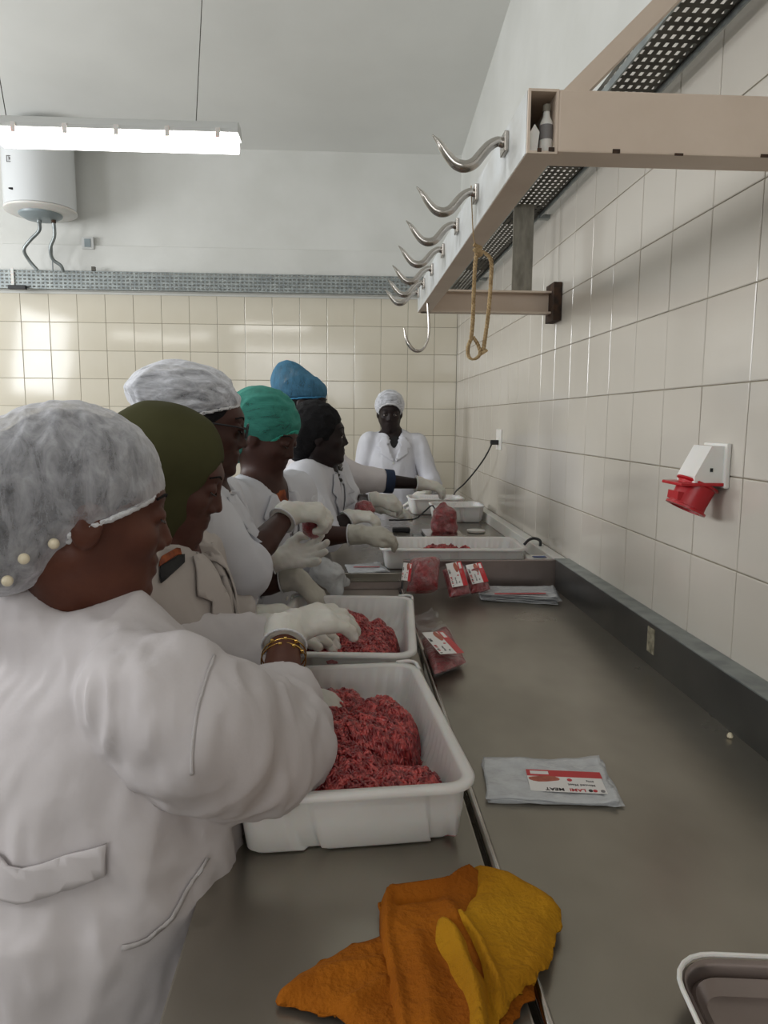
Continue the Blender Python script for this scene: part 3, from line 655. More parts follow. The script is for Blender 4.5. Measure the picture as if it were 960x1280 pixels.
# ==================================================================  MEAT TRAYS
def rrect(w, l, r, n=6):
    P = []
    for (sx, sy_, a0) in ((1, 1, 0), (-1, 1, 90), (-1, -1, 180), (1, -1, 270)):
        for k in range(n + 1):
            a = R(a0 + 90 * k / n); P.append((sx * (w / 2 - r) + r * math.cos(a), sy_ * (l / 2 - r) + r * math.sin(a)))
    return P
def resample(P, n):
    P = np.array(P + [P[0]]); s_ = np.concatenate([[0], np.cumsum(np.linalg.norm(np.diff(P, axis=0), axis=1))]); t = np.linspace(0, s_[-1], n, endpoint=False)
    return np.stack([np.interp(t, s_, P[:, 0]), np.interp(t, s_, P[:, 1])], -1)
def tray(name, c, rz, w, l, h, label, z, cat='tray', group=None, ribs=True, m='tray_white', taper=.016, rim=.018, notch=True):
    """moulded tray: ribbed walls, rolled rim, low feet, handles; walls are one skin with thickness"""
    r_ = thing(name, (c[0], c[1], z), label, cat, group, rz=rz); n = 320
    cr = min(.05, w * .2)
    def ring(dw, r=cr): return resample(rrect(w - 2 * dw, l - 2 * dw, max(.01, r - dw)), n)
    lay = []   # (inset, z)
    prof_in = [(rim, h), (rim + .003, h - .004), (rim + taper * .5, h * .5), (rim + taper, .02), (rim + taper + .012, .008)]
    prof_out = [(rim - .004, h - .004), (rim + taper * .5 - .004, h * .5), (rim + taper - .004, .012), (rim + taper + .008, .002)]
    i_ = np.arange(n); rib = (np.sin(i_ * 2 * math.pi / 5) > 0) * .0028 if ribs else np.zeros(n)
    big = (np.abs(((i_ % 40) - 20)) >= 4) * -.006 if ribs else np.zeros(n)
    def place(P, zz, dent):
        d = P / (np.linalg.norm(P, axis=1)[:, None] + 1e-9); Q = P - d * np.broadcast_to(dent, n)[:, None]; return np.column_stack([Q, np.full(n, zz)])
    mbv = []
    seq = [(i0, z0, 'i') for i0, z0 in reversed(prof_in)] + [(0.004, h + .001, 'r'), (0, h - .003, 'r'), (.001, h - .009, 'r'), (rim - .006, h - .008, 'r')] + [(i0, z0, 'o') for i0, z0 in prof_out]
    for (ins, zz, kind) in seq:
        den = 0
        if kind == 'i' and .01 < zz < h - .008: den = rib
        if kind == 'o' and zz < h - .01: den = big * (1 if zz > .015 else 1.5)
        zz_ = zz
        mbv.append(place(ring(ins), zz_, den))
    V = np.concatenate(mbv); Fc = []
    for a in range(len(seq) - 1):
        for k in range(n): Fc.append((a * n + k, a * n + (k + 1) % n, (a + 1) * n + (k + 1) % n, (a + 1) * n + k))
    Fc.append(tuple(range(n - 1, -1, -1))[::-1]); m_ = len(seq) - 1; Fc.append(tuple(m_ * n + k for k in range(n))[::-1])
    me = bpy.data.meshes.new('tray_body'); me.from_pydata([tuple(x) for x in V], [], Fc); me.update(); me.polygons.foreach_set('use_smooth', [True] * len(me.polygons)); me.set_sharp_from_angle(angle=R(55))
    bm = bmesh.new(); bm.from_mesh(me); bmesh.ops.recalc_face_normals(bm, faces=bm.faces[:]); bm.to_mesh(me); bm.free()
    link_mesh('tray_body', me, M[m], r_)
    if notch:
        for sx in (1, -1):
            P = spline([(sx * (w / 2 - .045), l / 2 - .004, h + .001), (sx * (w / 2 - .02), l / 2 - .008, h + .004), (sx * (w / 2 - .006), l / 2 - .02, h + .004), (sx * (w / 2 - .003), l / 2 - .05, h + .001)], 5)
            mb = MB(); mb.tube(P, .004, 8); me2 = bpy.data.meshes.new('corner_lip'); me2.from_pydata(mb.v, [], mb.f); me2.polygons.foreach_set('use_smooth', [True] * len(me2.polygons)); link_mesh('corner_lip', me2, M[m], r_)
    return r_
T1 = ((-.004, 1.222), R(4.5), .365, .545, .102); T2 = ((.003, 1.84), R(-4.4), .365, .55, .1)
tr1 = tray('meat_tray', *T1[:1], T1[1], T1[2], T1[3], T1[4], 'big white ribbed plastic tray of minced meat, nearest the camera', TZ - .004, group='white plastic trays')
tr2 = tray('meat_tray', *T2[:1], T2[1], T2[2], T2[3], T2[4], 'big white plastic tray of minced meat just behind the nearest one', TZ - .004, group='white plastic trays')
tr3 = tray('meat_tray', (.415, 2.765), R(-1), .565, .29, .085, 'shallow white tray with little meat left, behind the steel step', RZ, group='white plastic trays', notch=False)
tr4 = tray('small_tray', (.63, 3.99), 0, .30, .24, .095, 'small empty white tray beside the wall, right of the hanging meat bag', RZ, group='white plastic trays', notch=False, taper=.02, rim=.012)
tr5 = tray('small_tray', (.55, 4.32), 0, .34, .24, .1, 'small empty white tray at the far end of the table', RZ, group='white plastic trays', notch=False, taper=.02, rim=.012)
o = MB().lathe([(.03, 0), (.045, .003), (.047, .012), (.043, .0125), (.03, .005)], (.665, 3.56, RZ), 28).build('shallow_dish', M['plastic_white'], smooth=True); tag(o, 'small flat white dish right of the weighing scale', 'dish')
# blood smears on the near tray
mb = MB()

def strands(hf, pts, nst, seed, r0=.0019, slope_src=None):
    """short curved worms of mince laid over height field hf(x, y)"""
    g = np.random.default_rng(seed); n = 6; k = 5
    P0 = pts[g.integers(0, len(pts), nst)] + g.normal(0, .002, (nst, 2)); mxy = np.abs(pts).max(0) - .008; P0 = np.clip(P0, -mxy, mxy)
    ang = g.uniform(0, 2 * np.pi, nst); cur = g.normal(0, 60, nst); L = g.uniform(.008, .02, nst); t = np.linspace(-.5, .5, n)
    A = ang[:, None] + cur[:, None] * t[None] * L[:, None] * 1.6; st = L[:, None] / (n - 1)
    X = P0[:, 0:1] + np.cumsum(np.cos(A) * st, 1); Y = P0[:, 1:2] + np.cumsum(np.sin(A) * st, 1)
    Z = hf(X, Y) + g.uniform(-.001, .0055, nst)[:, None] + .002 * np.sin(t * 6 + g.uniform(0, 6, nst)[:, None])
    C = np.stack([X, Y, Z], -1); T = np.gradient(C, axis=1); T /= np.linalg.norm(T, axis=-1, keepdims=True) + 1e-9
    N = np.cross(T, np.array([0, 0, 1.])); N /= np.linalg.norm(N, axis=-1, keepdims=True) + 1e-9; B = np.cross(T, N)
    rr = g.uniform(.75, 1.35, nst)[:, None] * r0 * np.array([.55, 1, 1.05, 1.05, 1, .5])[None]
    a = np.arange(k) * 2 * np.pi / k
    V = C[:, :, None] + rr[:, :, None, None] * (np.cos(a)[None, None, :, None] * N[:, :, None] + np.sin(a)[None, None, :, None] * B[:, :, None])
    b = (np.arange(nst) * n * k)[:, None, None]; i = np.arange(n - 1)[None, :, None] * k; j = np.arange(k)[None, None]; j2 = (j + 1) % k
    Fq = np.stack([b + i + j, b + i + j2, b + i + k + j2, b + i + k + j], -1).reshape(-1, 4)
    return V.reshape(-1, 3), Fq
def meat_pile(tr, lumps, zin, nst, label, seed, lim):
    """lumps: (x, y, rx, ry, height) in the tray's own frame"""
    def hf(x, y):
        z = np.full(np.shape(x), -.02)
        for (a, b, rx, ry, h) in lumps:
            q = ((x - a) / rx) ** 2 + ((y - b) / ry) ** 2; z = np.maximum(z, h * np.sqrt(np.maximum(0, 1 - q ** 1.25)) - (q > 1) * .02)
        nz = vnoise(np.stack([np.ravel(x) * 34, np.ravel(y) * 34, 0 * np.ravel(x)], -1), seed).reshape(np.shape(x)); nz2 = vnoise(np.stack([np.ravel(x) * 80, np.ravel(y) * 80, 0 * np.ravel(x)], -1), seed + 1).reshape(np.shape(x))
        return z + (nz * .008 + nz2 * .004) * (z > 0)
    n = 110; gx = np.linspace(-lim[0], lim[0], n); gy = np.linspace(-lim[1], lim[1], int(n * lim[1] / lim[0])); X, Y = np.meshgrid(gx, gy, indexing='ij'); Z = hf(X, Y)
    ok = Z > -.004; idx = -np.ones(X.shape, int); V = []; Fc = []
    cell = ok[:-1, :-1] | ok[1:, :-1] | ok[:-1, 1:] | ok[1:, 1:]
    use = np.zeros_like(ok); use[:-1, :-1] |= cell; use[1:, :-1] |= cell; use[:-1, 1:] |= cell; use[1:, 1:] |= cell
    idx[use] = np.arange(use.sum()); V = np.stack([X[use], Y[use], zin + np.maximum(Z[use], 0)], -1)
    i, j = np.nonzero(cell); Fc = np.stack([idx[i, j], idx[i + 1, j], idx[i + 1, j + 1], idx[i, j + 1]], -1)
    m_ = thing('minced_meat', tuple(tr.location), label, 'meat', 'heaps of minced meat', 'stuff', rz=tr.rotation_euler.z)
    o = mesh_obj('meat_mound', V, Fc, M['meat_core'], m_, True, local=True); o['kind'] = 'stuff'
    pts = np.stack([X[ok & (Z > .004)], Y[ok & (Z > .004)]], -1)
    sv, sf = strands(lambda x, y: zin + np.maximum(hf(x, y), .001), pts, nst, seed, .0024)
    # strands on the flanks hang down the side
    o = mesh_obj('meat_strands', sv, sf, M['meat'], m_, True, local=True); o['kind'] = 'stuff'
    return m_
meat_pile(tr1, [(-.035, -.13, .11, .11, .082), (.075, -.165, .09, .072, .062), (-.02, -.03, .12, .10, .10), (.07, .035, .075, .11, .088), (-.03, .12, .115, .09, .082), (-.10, 0, .05, .18, .06), (.02, -.16, .12, .08, .06)],
          .009, 8500, 'heap of dark red minced meat in the nearest tray', 3, (.138, .228))
meat_pile(tr2, [(-.02, -.16, .13, .085, .062), (.05, -.13, .085, .09, .075), (0, -.03, .10, .09, .092), (.085, -.02, .055, .12, .07), (.06, .06, .06, .06, .07), (-.08, -.08, .07, .12, .06), (.02, .07, .05, .05, .088)],
          .009, 5200, 'heap of bright red minced meat in the second tray', 8, (.138, .228))
meat_pile(tr3, [(-.02, -.02, .09, .06, .062), (.05, .0, .075, .05, .05), (-.07, 0, .05, .05, .056)], .009, 1500, 'small heap of minced meat in the shallow tray', 12, (.24, .11))

# ==================================================================  PACKED MEAT, EMPTY BAGS
def font_mesh(name, text, size, m, parent, mx, label=None):
    cu = bpy.data.curves.new(name, 'FONT'); cu.body = text; cu.size = size; cu.extrude = .0002; cu.offset = size * .025; cu.align_x = 'LEFT'
    tmp = bpy.data.objects.new('tmp', cu); COL.objects.link(tmp); dg = bpy.context.evaluated_depsgraph_get(); dg.update()
    me = bpy.data.meshes.new_from_object(tmp.evaluated_get(dg)); bpy.data.objects.remove(tmp); me.transform(mx); me.materials.clear(); me.materials.append(m)
    o = bpy.data.objects.new(name, me); COL.objects.link(o); o.parent = parent
    return o
def label_print(parent, mx, w, h, bend=None):
    """printed label in its own plane (x right, y up), w x h: white field, red band, steak picture, words"""
    def pm(mb, nm, m):
        me = bpy.data.meshes.new(nm); me.from_pydata(mb.v, [], mb.f); me.transform(mx); me.materials.append(m); o = bpy.data.objects.new(nm, me); COL.objects.link(o); o.parent = parent; return o
    lab = pm(MB().box((0, 0, 0), (w, h, .0006)), 'label_sheet', M['label_white'])
    pm(MB().box((-.002, 0, .0006), (w * 1.0, h * .30, .0010)), 'red_band', M['label_red'])
    pm(MB().box((w * .70, h * .07, .0010), (w * .95, h * .22, .0013)), 'band_panel', M['label_white'])
    P = [(w * (.78 + .21 * math.cos(a)), h * (.43 + (.13 + .03 * math.sin(2 * a)) * math.sin(a))) for a in np.linspace(0, 2 * math.pi, 16, endpoint=False)]
    pm(MB().prism(P, (0, 0, .0008), (1, 0, 0), (0, 1, 0), (0, 0, .0006)), 'steak_picture', M['print_brown'])
    P = [(w * .44 + h * .06 * math.cos(a), h * .44 + h * .06 * math.sin(a)) for a in np.linspace(0, 2 * math.pi, 14, endpoint=False)]
    pm(MB().prism(P, (0, 0, .0007), (1, 0, 0), (0, 1, 0), (0, 0, .0006)), 'round_mark', M['label_red'])
    for (cx, k) in ((.05, 'ink_grey'), (.15, 'label_red'), (.21, 'ink')):
        P = [(w * cx + h * .05 * math.cos(a), h * .90 + h * .055 * math.sin(a)) for a in np.linspace(0, 2 * math.pi, 12, endpoint=False)]
        pm(MB().prism(P, (0, 0, .0007), (1, 0, 0), (0, 1, 0), (0, 0, .0006)), 'round_mark', M[k])
    return lab
def label_words(parent, mx, w, h):
    T = lambda x, y: mx @ Matrix.Translation((x, y, .0008))
    font_mesh('lettering', 'LAMI', h * .17, M['label_red'], parent, T(w * .27, h * .84))
    font_mesh('lettering', 'MEAT', h * .17, M['ink'], parent, T(w * .55, h * .84))
    font_mesh('lettering', 'Minced Meat', h * .12, M['ink_grey'], parent, T(w * .12, h * .62))
    font_mesh('lettering', '500g', h * .09, M['ink_grey'], parent, T(w * .12, h * .44))
def plane_mx(o, u, v):
    u = Vector(u).normalized(); n = u.cross(Vector(v)).normalized(); v = n.cross(u)
    m_ = Matrix.Identity(4)
    for i, a in enumerate((u, v, n)):
        for j in range(3): m_[j][i] = a[j]
    m_.translation = o; return m_

# flat stack of empty printed bags near the camera
c4 = [onz(603, 950, TZ + .003), onz(752, 952, TZ + .003), onz(777, 1008, TZ + .003), onz(612, 1001, TZ + .003)]
ctr = sum(c4) / 4; st_ = thing('empty_bag_stack', (ctr[0], ctr[1], TZ), 'flat stack of empty printed plastic bags in front of the yellow cloth side, nearest tray right', 'plastic bags')
st_['label'] = 'flat stack of clear empty meat bags on the table right of the nearest tray'
def sheet(c, zz, amp, seed, m, parent, name='bag_sheet', nx=40, ny=18, th=.0006, edge=.004):
    c = [np.array(q) for q in c]; u, v = np.meshgrid(np.linspace(0, 1, nx), np.linspace(0, 1, ny), indexing='ij'); u = u[..., None]; v = v[..., None]
    P = (c[0] * (1 - u) + c[1] * u) * (1 - v) + (c[3] * (1 - u) + c[2] * u) * v
    P = P.reshape(-1, 3); P[:, 2] = zz
    e = vnoise(np.column_stack([P[:, :2] * 60, np.zeros(len(P))]), seed); e2 = vnoise(np.column_stack([P[:, :2] * 22, np.zeros(len(P))]), seed + 1)
    uu = u.ravel(); edgy = np.clip((uu - .82) * 6, 0, 1)
    P[:, 2] += amp * (np.abs(e2) * .8 + .2 * np.abs(e)) * (1 + 2.5 * edgy) + .0002
    P[:, 0] += edge * .5 * vnoise(np.column_stack([P[:, 1] * 50, uu * 3, 0 * uu]), seed + 3); P[:, 1] += edge * .5 * vnoise(np.column_stack([P[:, 0] * 40, uu * 0, 0 * uu]), seed + 4)
    idx = np.arange(nx * ny).reshape(nx, ny); Fc = np.stack([idx[:-1, :-1], idx[1:, :-1], idx[1:, 1:], idx[:-1, 1:]], -1).reshape(-1, 4)[:, ::-1]
    o = mesh_obj(name, P, Fc, m, parent, True); o.modifiers.new('s', 'SOLIDIFY').thickness = th; return o
g = np.random.default_rng(5)
for k in range(4):
    j = [q + np.array([g.normal(0, .004), g.normal(0, .003), 0]) for q in c4]
    sheet(j, TZ + .001 + k * .0016, .0022 + .0006 * k, 20 + k, M['film_white'], st_)
c5 = [c4[0] + [.03, .012, 0], c4[1] + [-.03, .012, 0], c4[1] + [-.03, -.02, 0], c4[0] + [.03, -.02, 0]]
sheet(c5, TZ + .0006, .002, 33, M['film_white'], st_)
# label is upside down towards the camera: its top edge (words) faces the camera
o_ = onz(748, 966, TZ + .009); u_ = onz(657, 962, TZ + .009) - o_; wv = np.linalg.norm(u_)
mxl = plane_mx(st_.matrix_basis.inverted() @ Vector(o_), Vector(u_), Vector((0, -1, 0)))
h_l = .073
label_print(st_, mxl, wv, h_l); label_words(st_, mxl, wv, h_l)
label_of = {}
def packet(name, corners_back, thick, label, seed, lab_c, group='packed bags of minced meat', up=None, tail=None):
    """pillow of mince: corners (4, world) of its mid plane, thickness; lab_c = origin,u,v,w,h of the printed label"""
    c = [np.array(q, float) for q in corners_back]; n = 34; u, v = np.meshgrid(np.linspace(0, 1, n), np.linspace(0, 1, n), indexing='ij'); U = u[..., None]; V = v[..., None]
    P = ((c[0] * (1 - U) + c[1] * U) * (1 - V) + (c[3] * (1 - U) + c[2] * U) * V).reshape(-1, 3)
    nn = np.cross(c[1] - c[0], c[3] - c[0]); nn /= np.linalg.norm(nn)
    u = u.ravel(); v = v.ravel(); prof = (np.clip(1 - np.abs(2 * u - 1) ** 3.2, 0, 1) * np.clip(1 - np.abs(2 * v - 1) ** 3.2, 0, 1)) ** .5
    nz = vnoise(P * 38, seed); nz2 = vnoise(P * 90, seed + 1)
    top = P + nn * (thick / 2 * prof * (1 + .16 * nz + .06 * nz2))[:, None]; bot = P - nn * (thick / 2 * prof)[:, None]
    idx = np.arange(n * n).reshape(n, n); A = np.stack([idx[:-1, :-1], idx[1:, :-1], idx[1:, 1:], idx[:-1, 1:]], -1).reshape(-1, 4)
    V_ = np.vstack([top, bot]); Fc = np.vstack([A, A[:, ::-1] + n * n]); zmin = V_[:, 2].min()
    r_ = thing(name, (P[:, 0].mean(), P[:, 1].mean(), zmin), label, 'packed meat', group)
    mesh_obj('meat_block', V_, Fc, M['meat_bag'], r_, True)
    # film skin with sealed edges
    sc = 1.10; m0 = P.mean(0); Pf = m0 + (P - m0) * sc
    prof2 = (np.clip(1 - np.abs(2 * u - 1) ** 5, 0, 1) * np.clip(1 - np.abs(2 * v - 1) ** 5, 0, 1)) ** .5
    wr = 1 + .1 * vnoise(P * 60, seed + 7)
    top = Pf + nn * ((thick / 2 + .003) * prof2 * wr + .0004)[:, None]; bot = Pf - nn * ((thick / 2 + .001) * prof2)[:, None]
    mesh_obj('plastic_film', np.vstack([top, bot]), Fc, M['film'], r_, True)
    if lab_c is not None:
        q0, uu, vv, w, h = lab_c; off = nn * (thick / 2 + .0032)
        mx_ = plane_mx(r_.matrix_basis.inverted() @ Vector(np.array(q0) + off), Vector(uu), Vector(vv)); label_print(r_, mx_, w, h); label_words(r_, mx_, w, h)
    if tail is not None:
        o = sheet(tail, tail[0][2], .006, seed + 3, M['film'], r_, 'bag_mouth', 24, 14)
    return r_
# packet lying right of the second tray
z0 = TZ + .02
A_, B_, C_, D_ = onz(526, 800, z0), onz(558, 783, z0), onz(583, 828, z0), onz(543, 843, z0)
e1 = (C_ - B_); e1 /= np.linalg.norm(e1)
lab0 = onz(575, 828, z0 + .02); 
q_tl = onz(531, 802, z0 + .018); q_bl = onz(557, 833, z0 + .018); q_tr = onz(547, 790, z0 + .018); q_br = onz(584, 826, z0 + .018)
uvec = q_tl - q_bl; vvec = q_bl - q_br
tl = [onz(515, 772, TZ + .01), onz(540, 762, TZ + .01), onz(558, 785, TZ + .01), onz(528, 800, TZ + .01)]
packet('meat_packet', [D_, C_, B_, A_], .038, 'packed bag of mince with red and white label lying right of the second tray', 41,
       (q_br + (q_bl - q_br) * .16, uvec, vvec, np.linalg.norm(uvec) * .92, np.linalg.norm(vvec) * .86), tail=tl)
# the three leaning on the step
def leaning(px, y0, y1, lab, seed, th, labc=True, z0=TZ + .004):
    """px: four photo corners bottom-left, bottom-right, top-right, top-left; foot at depth y0, top leaning back to y1"""
    (a, b, c, d) = px; P = [at(*a, y0), at(*b, y0), at(*c, y1), at(*d, y1)]
    dz = min(q[2] for q in P) - (z0 + th * .45); 
    for q in P: q[2] -= dz
    return P
P = leaning([(562, 745), (588, 740), (580, 706), (553, 712)], 2.36, 2.49, '', 51, .05)
ue = P[3] - P[0]; ve = P[1] - P[0]
packet('meat_packet', P, .05, 'packed bag of mince leaning on the steel step, middle one of the three', 51, (P[1] + ue * .08 - ve * .05, ue, -ve, np.linalg.norm(ue) * .9, np.linalg.norm(ve) * .75))
P = leaning([(588, 738), (613, 733), (602, 702), (578, 710)], 2.42, 2.53, '', 52, .045)
ue = P[3] - P[0]; ve = P[1] - P[0]
packet('meat_packet', P, .045, 'packed bag of mince leaning on the steel step, rightmost of the three', 52, (P[1] + ue * .12 - ve * .02, ue, -ve, np.linalg.norm(ue) * .85, np.linalg.norm(ve) * .8))
P = leaning([(508, 744), (547, 742), (550, 704), (513, 705)], 2.36, 2.46, '', 53, .095)
packet('meat_packet', P, .1, 'bulging bag of mince with its label turned left, leftmost of the three', 53, (at(512, 738, 2.36), P[3] - P[0], P[0] - P[1], .075, .03))
c6 = [onz(598, 737, TZ + .01), onz(690, 737, TZ + .01), onz(700, 753, TZ + .01), onz(600, 747, TZ + .01)]
st2 = thing('empty_bag_stack', (c6[0][0] + .12, c6[0][1], TZ), 'white stack of empty bags lying against the far steel step', 'plastic bags')
for k in range(7):
    j = [q + np.array([g.normal(0, .006), g.normal(0, .006), 0]) for q in c6]
    sheet(j, TZ + .002 + k * .0036, .003, 60 + k, M['film_white'], st2)
q_ = onz(610, 741, TZ + .03); MB().box((q_[0] + .02, q_[1] - .02, TZ + .0295), (q_[0] + .2, q_[1] - .005, TZ + .0302)).build('red_print', M['label_red'], st2)
c7 = [onz(432, 706, RZ + .004), onz(474, 703, RZ + .004), onz(488, 714, RZ + .004), onz(436, 716, RZ + .004)]
st3 = thing('empty_bag_stack', (c7[0][0] + .08, c7[0][1], RZ), 'thin pinkish pile of empty bags on the far table, left of the shallow tray', 'plastic bags')
for k in range(2): sheet([q + np.array([g.normal(0, .006), 0, 0]) for q in c7], RZ + .001 + k * .002, .003, 80 + k, M['film_white'], st3)
MB().box((c7[0][0] + .03, c7[0][1] - .06, RZ + .0065), (c7[0][0] + .13, c7[0][1] - .05, RZ + .0072)).build('red_print', M['label_red'], st3)

# ==================================================================  SCALE, CABLES, SMALL THINGS
sc = thing('weighing_scale', (.46, 3.34, RZ), 'low steel weighing scale under the held bag of mince', 'scale')
MB().box((.375, 3.23, RZ + .006), (.545, 3.46, RZ + .026), .004).build('base', M['black'], sc)
MB().box((.370, 3.22, RZ + .028), (.55, 3.44, RZ + .037), .003).build('platform', M['polished'], sc)
mb = MB()
for x in (.39, .53):
    for y in (3.25, 3.44): mb.lathe([(.01, 0), (.01, .007)], (x, y, RZ), 10)
mb.build('foot', M['black'], sc)
MB().box((.33, 3.2, RZ + .001), (.372, 3.46, RZ + .012), .003).build('side_rail', M['galv'], sc)
cbx = thing('scale_lead', (.3, 3.4, RZ), 'black lead with a plug lying left of the weighing scale', 'cable')
MB().tube(spline([at(486, 650, 3.45), at(505, 650, 3.45), at(520, 648, 3.5), at(530, 640, 3.55), at(540, 632, 3.5), at(545, 640, 3.4)], 8), .004, 8).build('lead', M['black'], cbx, smooth=True)
MB().box((.24, 3.56, RZ), (.33, 3.6, RZ + .022), .006).build('plug', M['black'], cbx)
cb2 = thing('adapter_lead', (.7, 3.0, RZ), 'short black looped lead behind the shallow tray near the wall', 'cable')
MB().tube(spline([at(655, 681, 2.9), at(661, 675, 2.9), at(668, 673, 2.9), at(675, 676, 2.88), at(675, 684, 2.86), at(674, 692, 2.84)], 6), .006, 8).build('lead', M['black'], cb2, smooth=True)
q = at(672, 695, 2.78); o = sheet([(.70, 2.72, RZ), (.78, 2.70, RZ), (.775, 2.62, RZ), (.69, 2.64, RZ)], RZ + .045, .003, 91, M['plastic_white'], None, 'folded_leaflet', 12, 10, .02); tag(o, 'blue and white leaflet in the corner behind the step', 'leaflet')
o.location.z = RZ + .045
MB().box((.715, 2.63, RZ + .0505), (.765, 2.655, RZ + .052)).build('blue_print', M['vinyl'], o)
q = onz(915, 919, TZ + .006); o = MB().lathe([(.002, 0), (.0055, .002), (.006, .006), (.003, .011)], (q[0] - .004, q[1], TZ), 12).build('white_pellet', M['pearl'], smooth=True); tag(o, 'tiny white pellet on the table at the foot of the upstand', 'pellet')
# pan at the lower right corner
pan = tray('steel_pan', (.60, .51), R(-6), .52, .35, .032, 'shallow metal pan with pale rim at the lower right corner', TZ, cat='pan', ribs=False, m='steel_pink', taper=.01, rim=.006, notch=False)
for ch in pan.children: ch['label'] = 'dull steel pan body'
mb = MB(); Rr = resample(rrect(.522, .352, .05), 120); mb_ = [(x, y, .034) for x, y in Rr] ; mb.tube(mb_ + [mb_[0]], .0028, 8, cap=False)
me = bpy.data.meshes.new('rim'); me.from_pydata(mb.v, [], mb.f); link_mesh('rim', me, M['plastic_white'], pan)


# ==================================================================  PEOPLE
def rotm(yaw, pitch, roll=0.):
    """columns: forward, left, up of a head turned by yaw from +x, bowed by pitch, tilted by roll"""
    m = Matrix.Rotation(yaw, 3, 'Z') @ Matrix.Rotation(pitch, 3, 'Y') @ Matrix.Rotation(roll, 3, 'X')
    return np.array(m)
def unit(v): v = np.array(v, float); return v / (np.linalg.norm(v) + 1e-12)
HEAD = [  # kind, centre/ends, radii, k, sub   (head frame: x forward, y left, z up, metres)
    ('ell', (-.018, 0, .035), (.098, .077, .092), .02, 0), ('ell', (.028, 0, -.03), (.062, .060, .082), .035, 0),
    ('ell', (.045, 0, -.082), (.036, .034, .03), .03, 0), ('cap', (-.01, .05, -.05), (.05, .02, -.092), (.02, .018), .03, 0),
    ('cap', (-.01, -.05, -.05), (.05, -.02, -.092), (.02, .018), .03, 0),
    ('ell', (.068, 0, .032), (.022, .05, .018), .02, 0),
    ('ell', (.060, .036, -.022), (.022, .020, .018), .02, 0), ('ell', (.060, -.036, -.022), (.022, .020, .018), .02, 0),
    ('ell', (.094, .031, .006), (.018, .019, .012), .012, 1), ('ell', (.094, -.031, .006), (.018, .019, .012), .012, 1),
    ('cap', (.084, 0, .012), (.101, 0, -.028), (.0075, .0105), .012, 0), ('ell', (.090, .014, -.034), (.011, .009, .008), .006, 0), ('ell', (.090, -.014, -.034), (.011, .009, .008), .006, 0),
    ('ell', (.083, 0, -.056), (.013, .026, .009), .006, 0), ('ell', (.082, 0, -.071), (.014, .023, .0095), .005, 0),
    ('cap', (.098, .02, -.0635), (.098, -.02, -.0635), (.0035, .0035), .003, 1),
    ('ell', (.074, 0, -.098), (.019, .020, .014), .014, 0),
    ('ell', (.078, .031, .0075), (.0145, .0165, .0125), .003, 0), ('ell', (.078, -.031, .0075), (.0145, .0165, .0125), .003, 0),
    ('ell', (-.008, .076, -.006), (.020, .010, .032), .006, 0), ('ell', (-.008, -.076, -.006), (.020, .010, .032), .006, 0),
    ('ell', (-.002, .088, -.002), (.010, .007, .018), .004, 1), ('ell', (-.002, -.088, -.002), (.010, .007, .018), .004, 1)]
def put(s, items, c, Rm, sc=1.):
    for q in items:
        L = lambda p: c + Rm @ (np.array(p) * sc)
        if q[0] == 'ell': s.ell(L(q[1]), np.array(q[2]) * sc, Rm.T, k=q[3] * sc, sub=bool(q[4]))
        else: s.cap(L(q[1]), L(q[2]), q[3][0] * sc, q[3][1] * sc, k=q[4] * sc, sub=bool(q[5]))
def hand_prims(s, w, d, n, side, curl, spread=.12, thumb=.5, infl=0., sc=1., thumb_out=.6):
    """side +1: thumb on cross(n, d)"""
    d = unit(d); n = unit(np.array(n) - d * (np.array(n) @ d)); l = side * np.cross(n, d); w = np.array(w, float)
    mc = [(.086, .030), (.091, .010), (.087, -.010), (.079, -.029)]; ln = [.90, 1.0, .93, .74]; tips = []
    s.cap(w - d * .01, w + d * .02, .024 * sc + infl, .026 * sc + infl, k=.015)
    for i, (a, b) in enumerate(mc):
        m = w + (d * a + l * b) * sc; s.cap(w + (d * .015 + l * b * .6) * sc, m, .0135 * sc + infl, .0115 * sc + infl, k=.012)
        fd = unit(d + l * (spread * (1.3 - i * .95))); nn = n; p = m; c = curl[i] if hasattr(curl, '__len__') else curl
        for q, sl in enumerate((.044, .027, .021)):
            a_ = c * (.8, 1.0, .7)[q]; fd = unit(fd * math.cos(a_) - nn * math.sin(a_)); nn = unit(nn - fd * (nn @ fd)); e = p + fd * sl * ln[i] * sc
            s.cap(p, e, (.0088 - .0009 * q) * sc + infl, (.0080 - .0010 * q) * sc + infl, k=.004); p = e
        tips.append(p)
    t0 = w + (d * .022 + l * .02 - n * .006) * sc; t1 = w + (d * .052 + l * (.030 + .016 * thumb_out) - n * (.010 + .012 * thumb)) * sc
    t2 = t1 + unit(d * .8 + l * (.5 * thumb_out - thumb * .4) - n * .45 * thumb) * .033 * sc; t3 = t2 + unit(d * .9 - l * thumb * .6 - n * .5 * thumb) * .026 * sc
    s.cap(t0, t1, .0145 * sc + infl, .0125 * sc + infl, k=.014); s.cap(t1, t2, .0108 * sc + infl, .0095 * sc + infl, k=.004); s.cap(t2, t3, .0095 * sc + infl, .0078 * sc + infl, k=.004)
    return tips
def sdf_obj(s, h, name, m, parent, it=1, disp=None, label=None):
    v, f = s.mesh(h); v = relax(v, f, it)
    if disp: v = disp(v, vnormals(v, f))
    return mesh_obj(name, v, f, m, parent, True, label=label), (v, f)
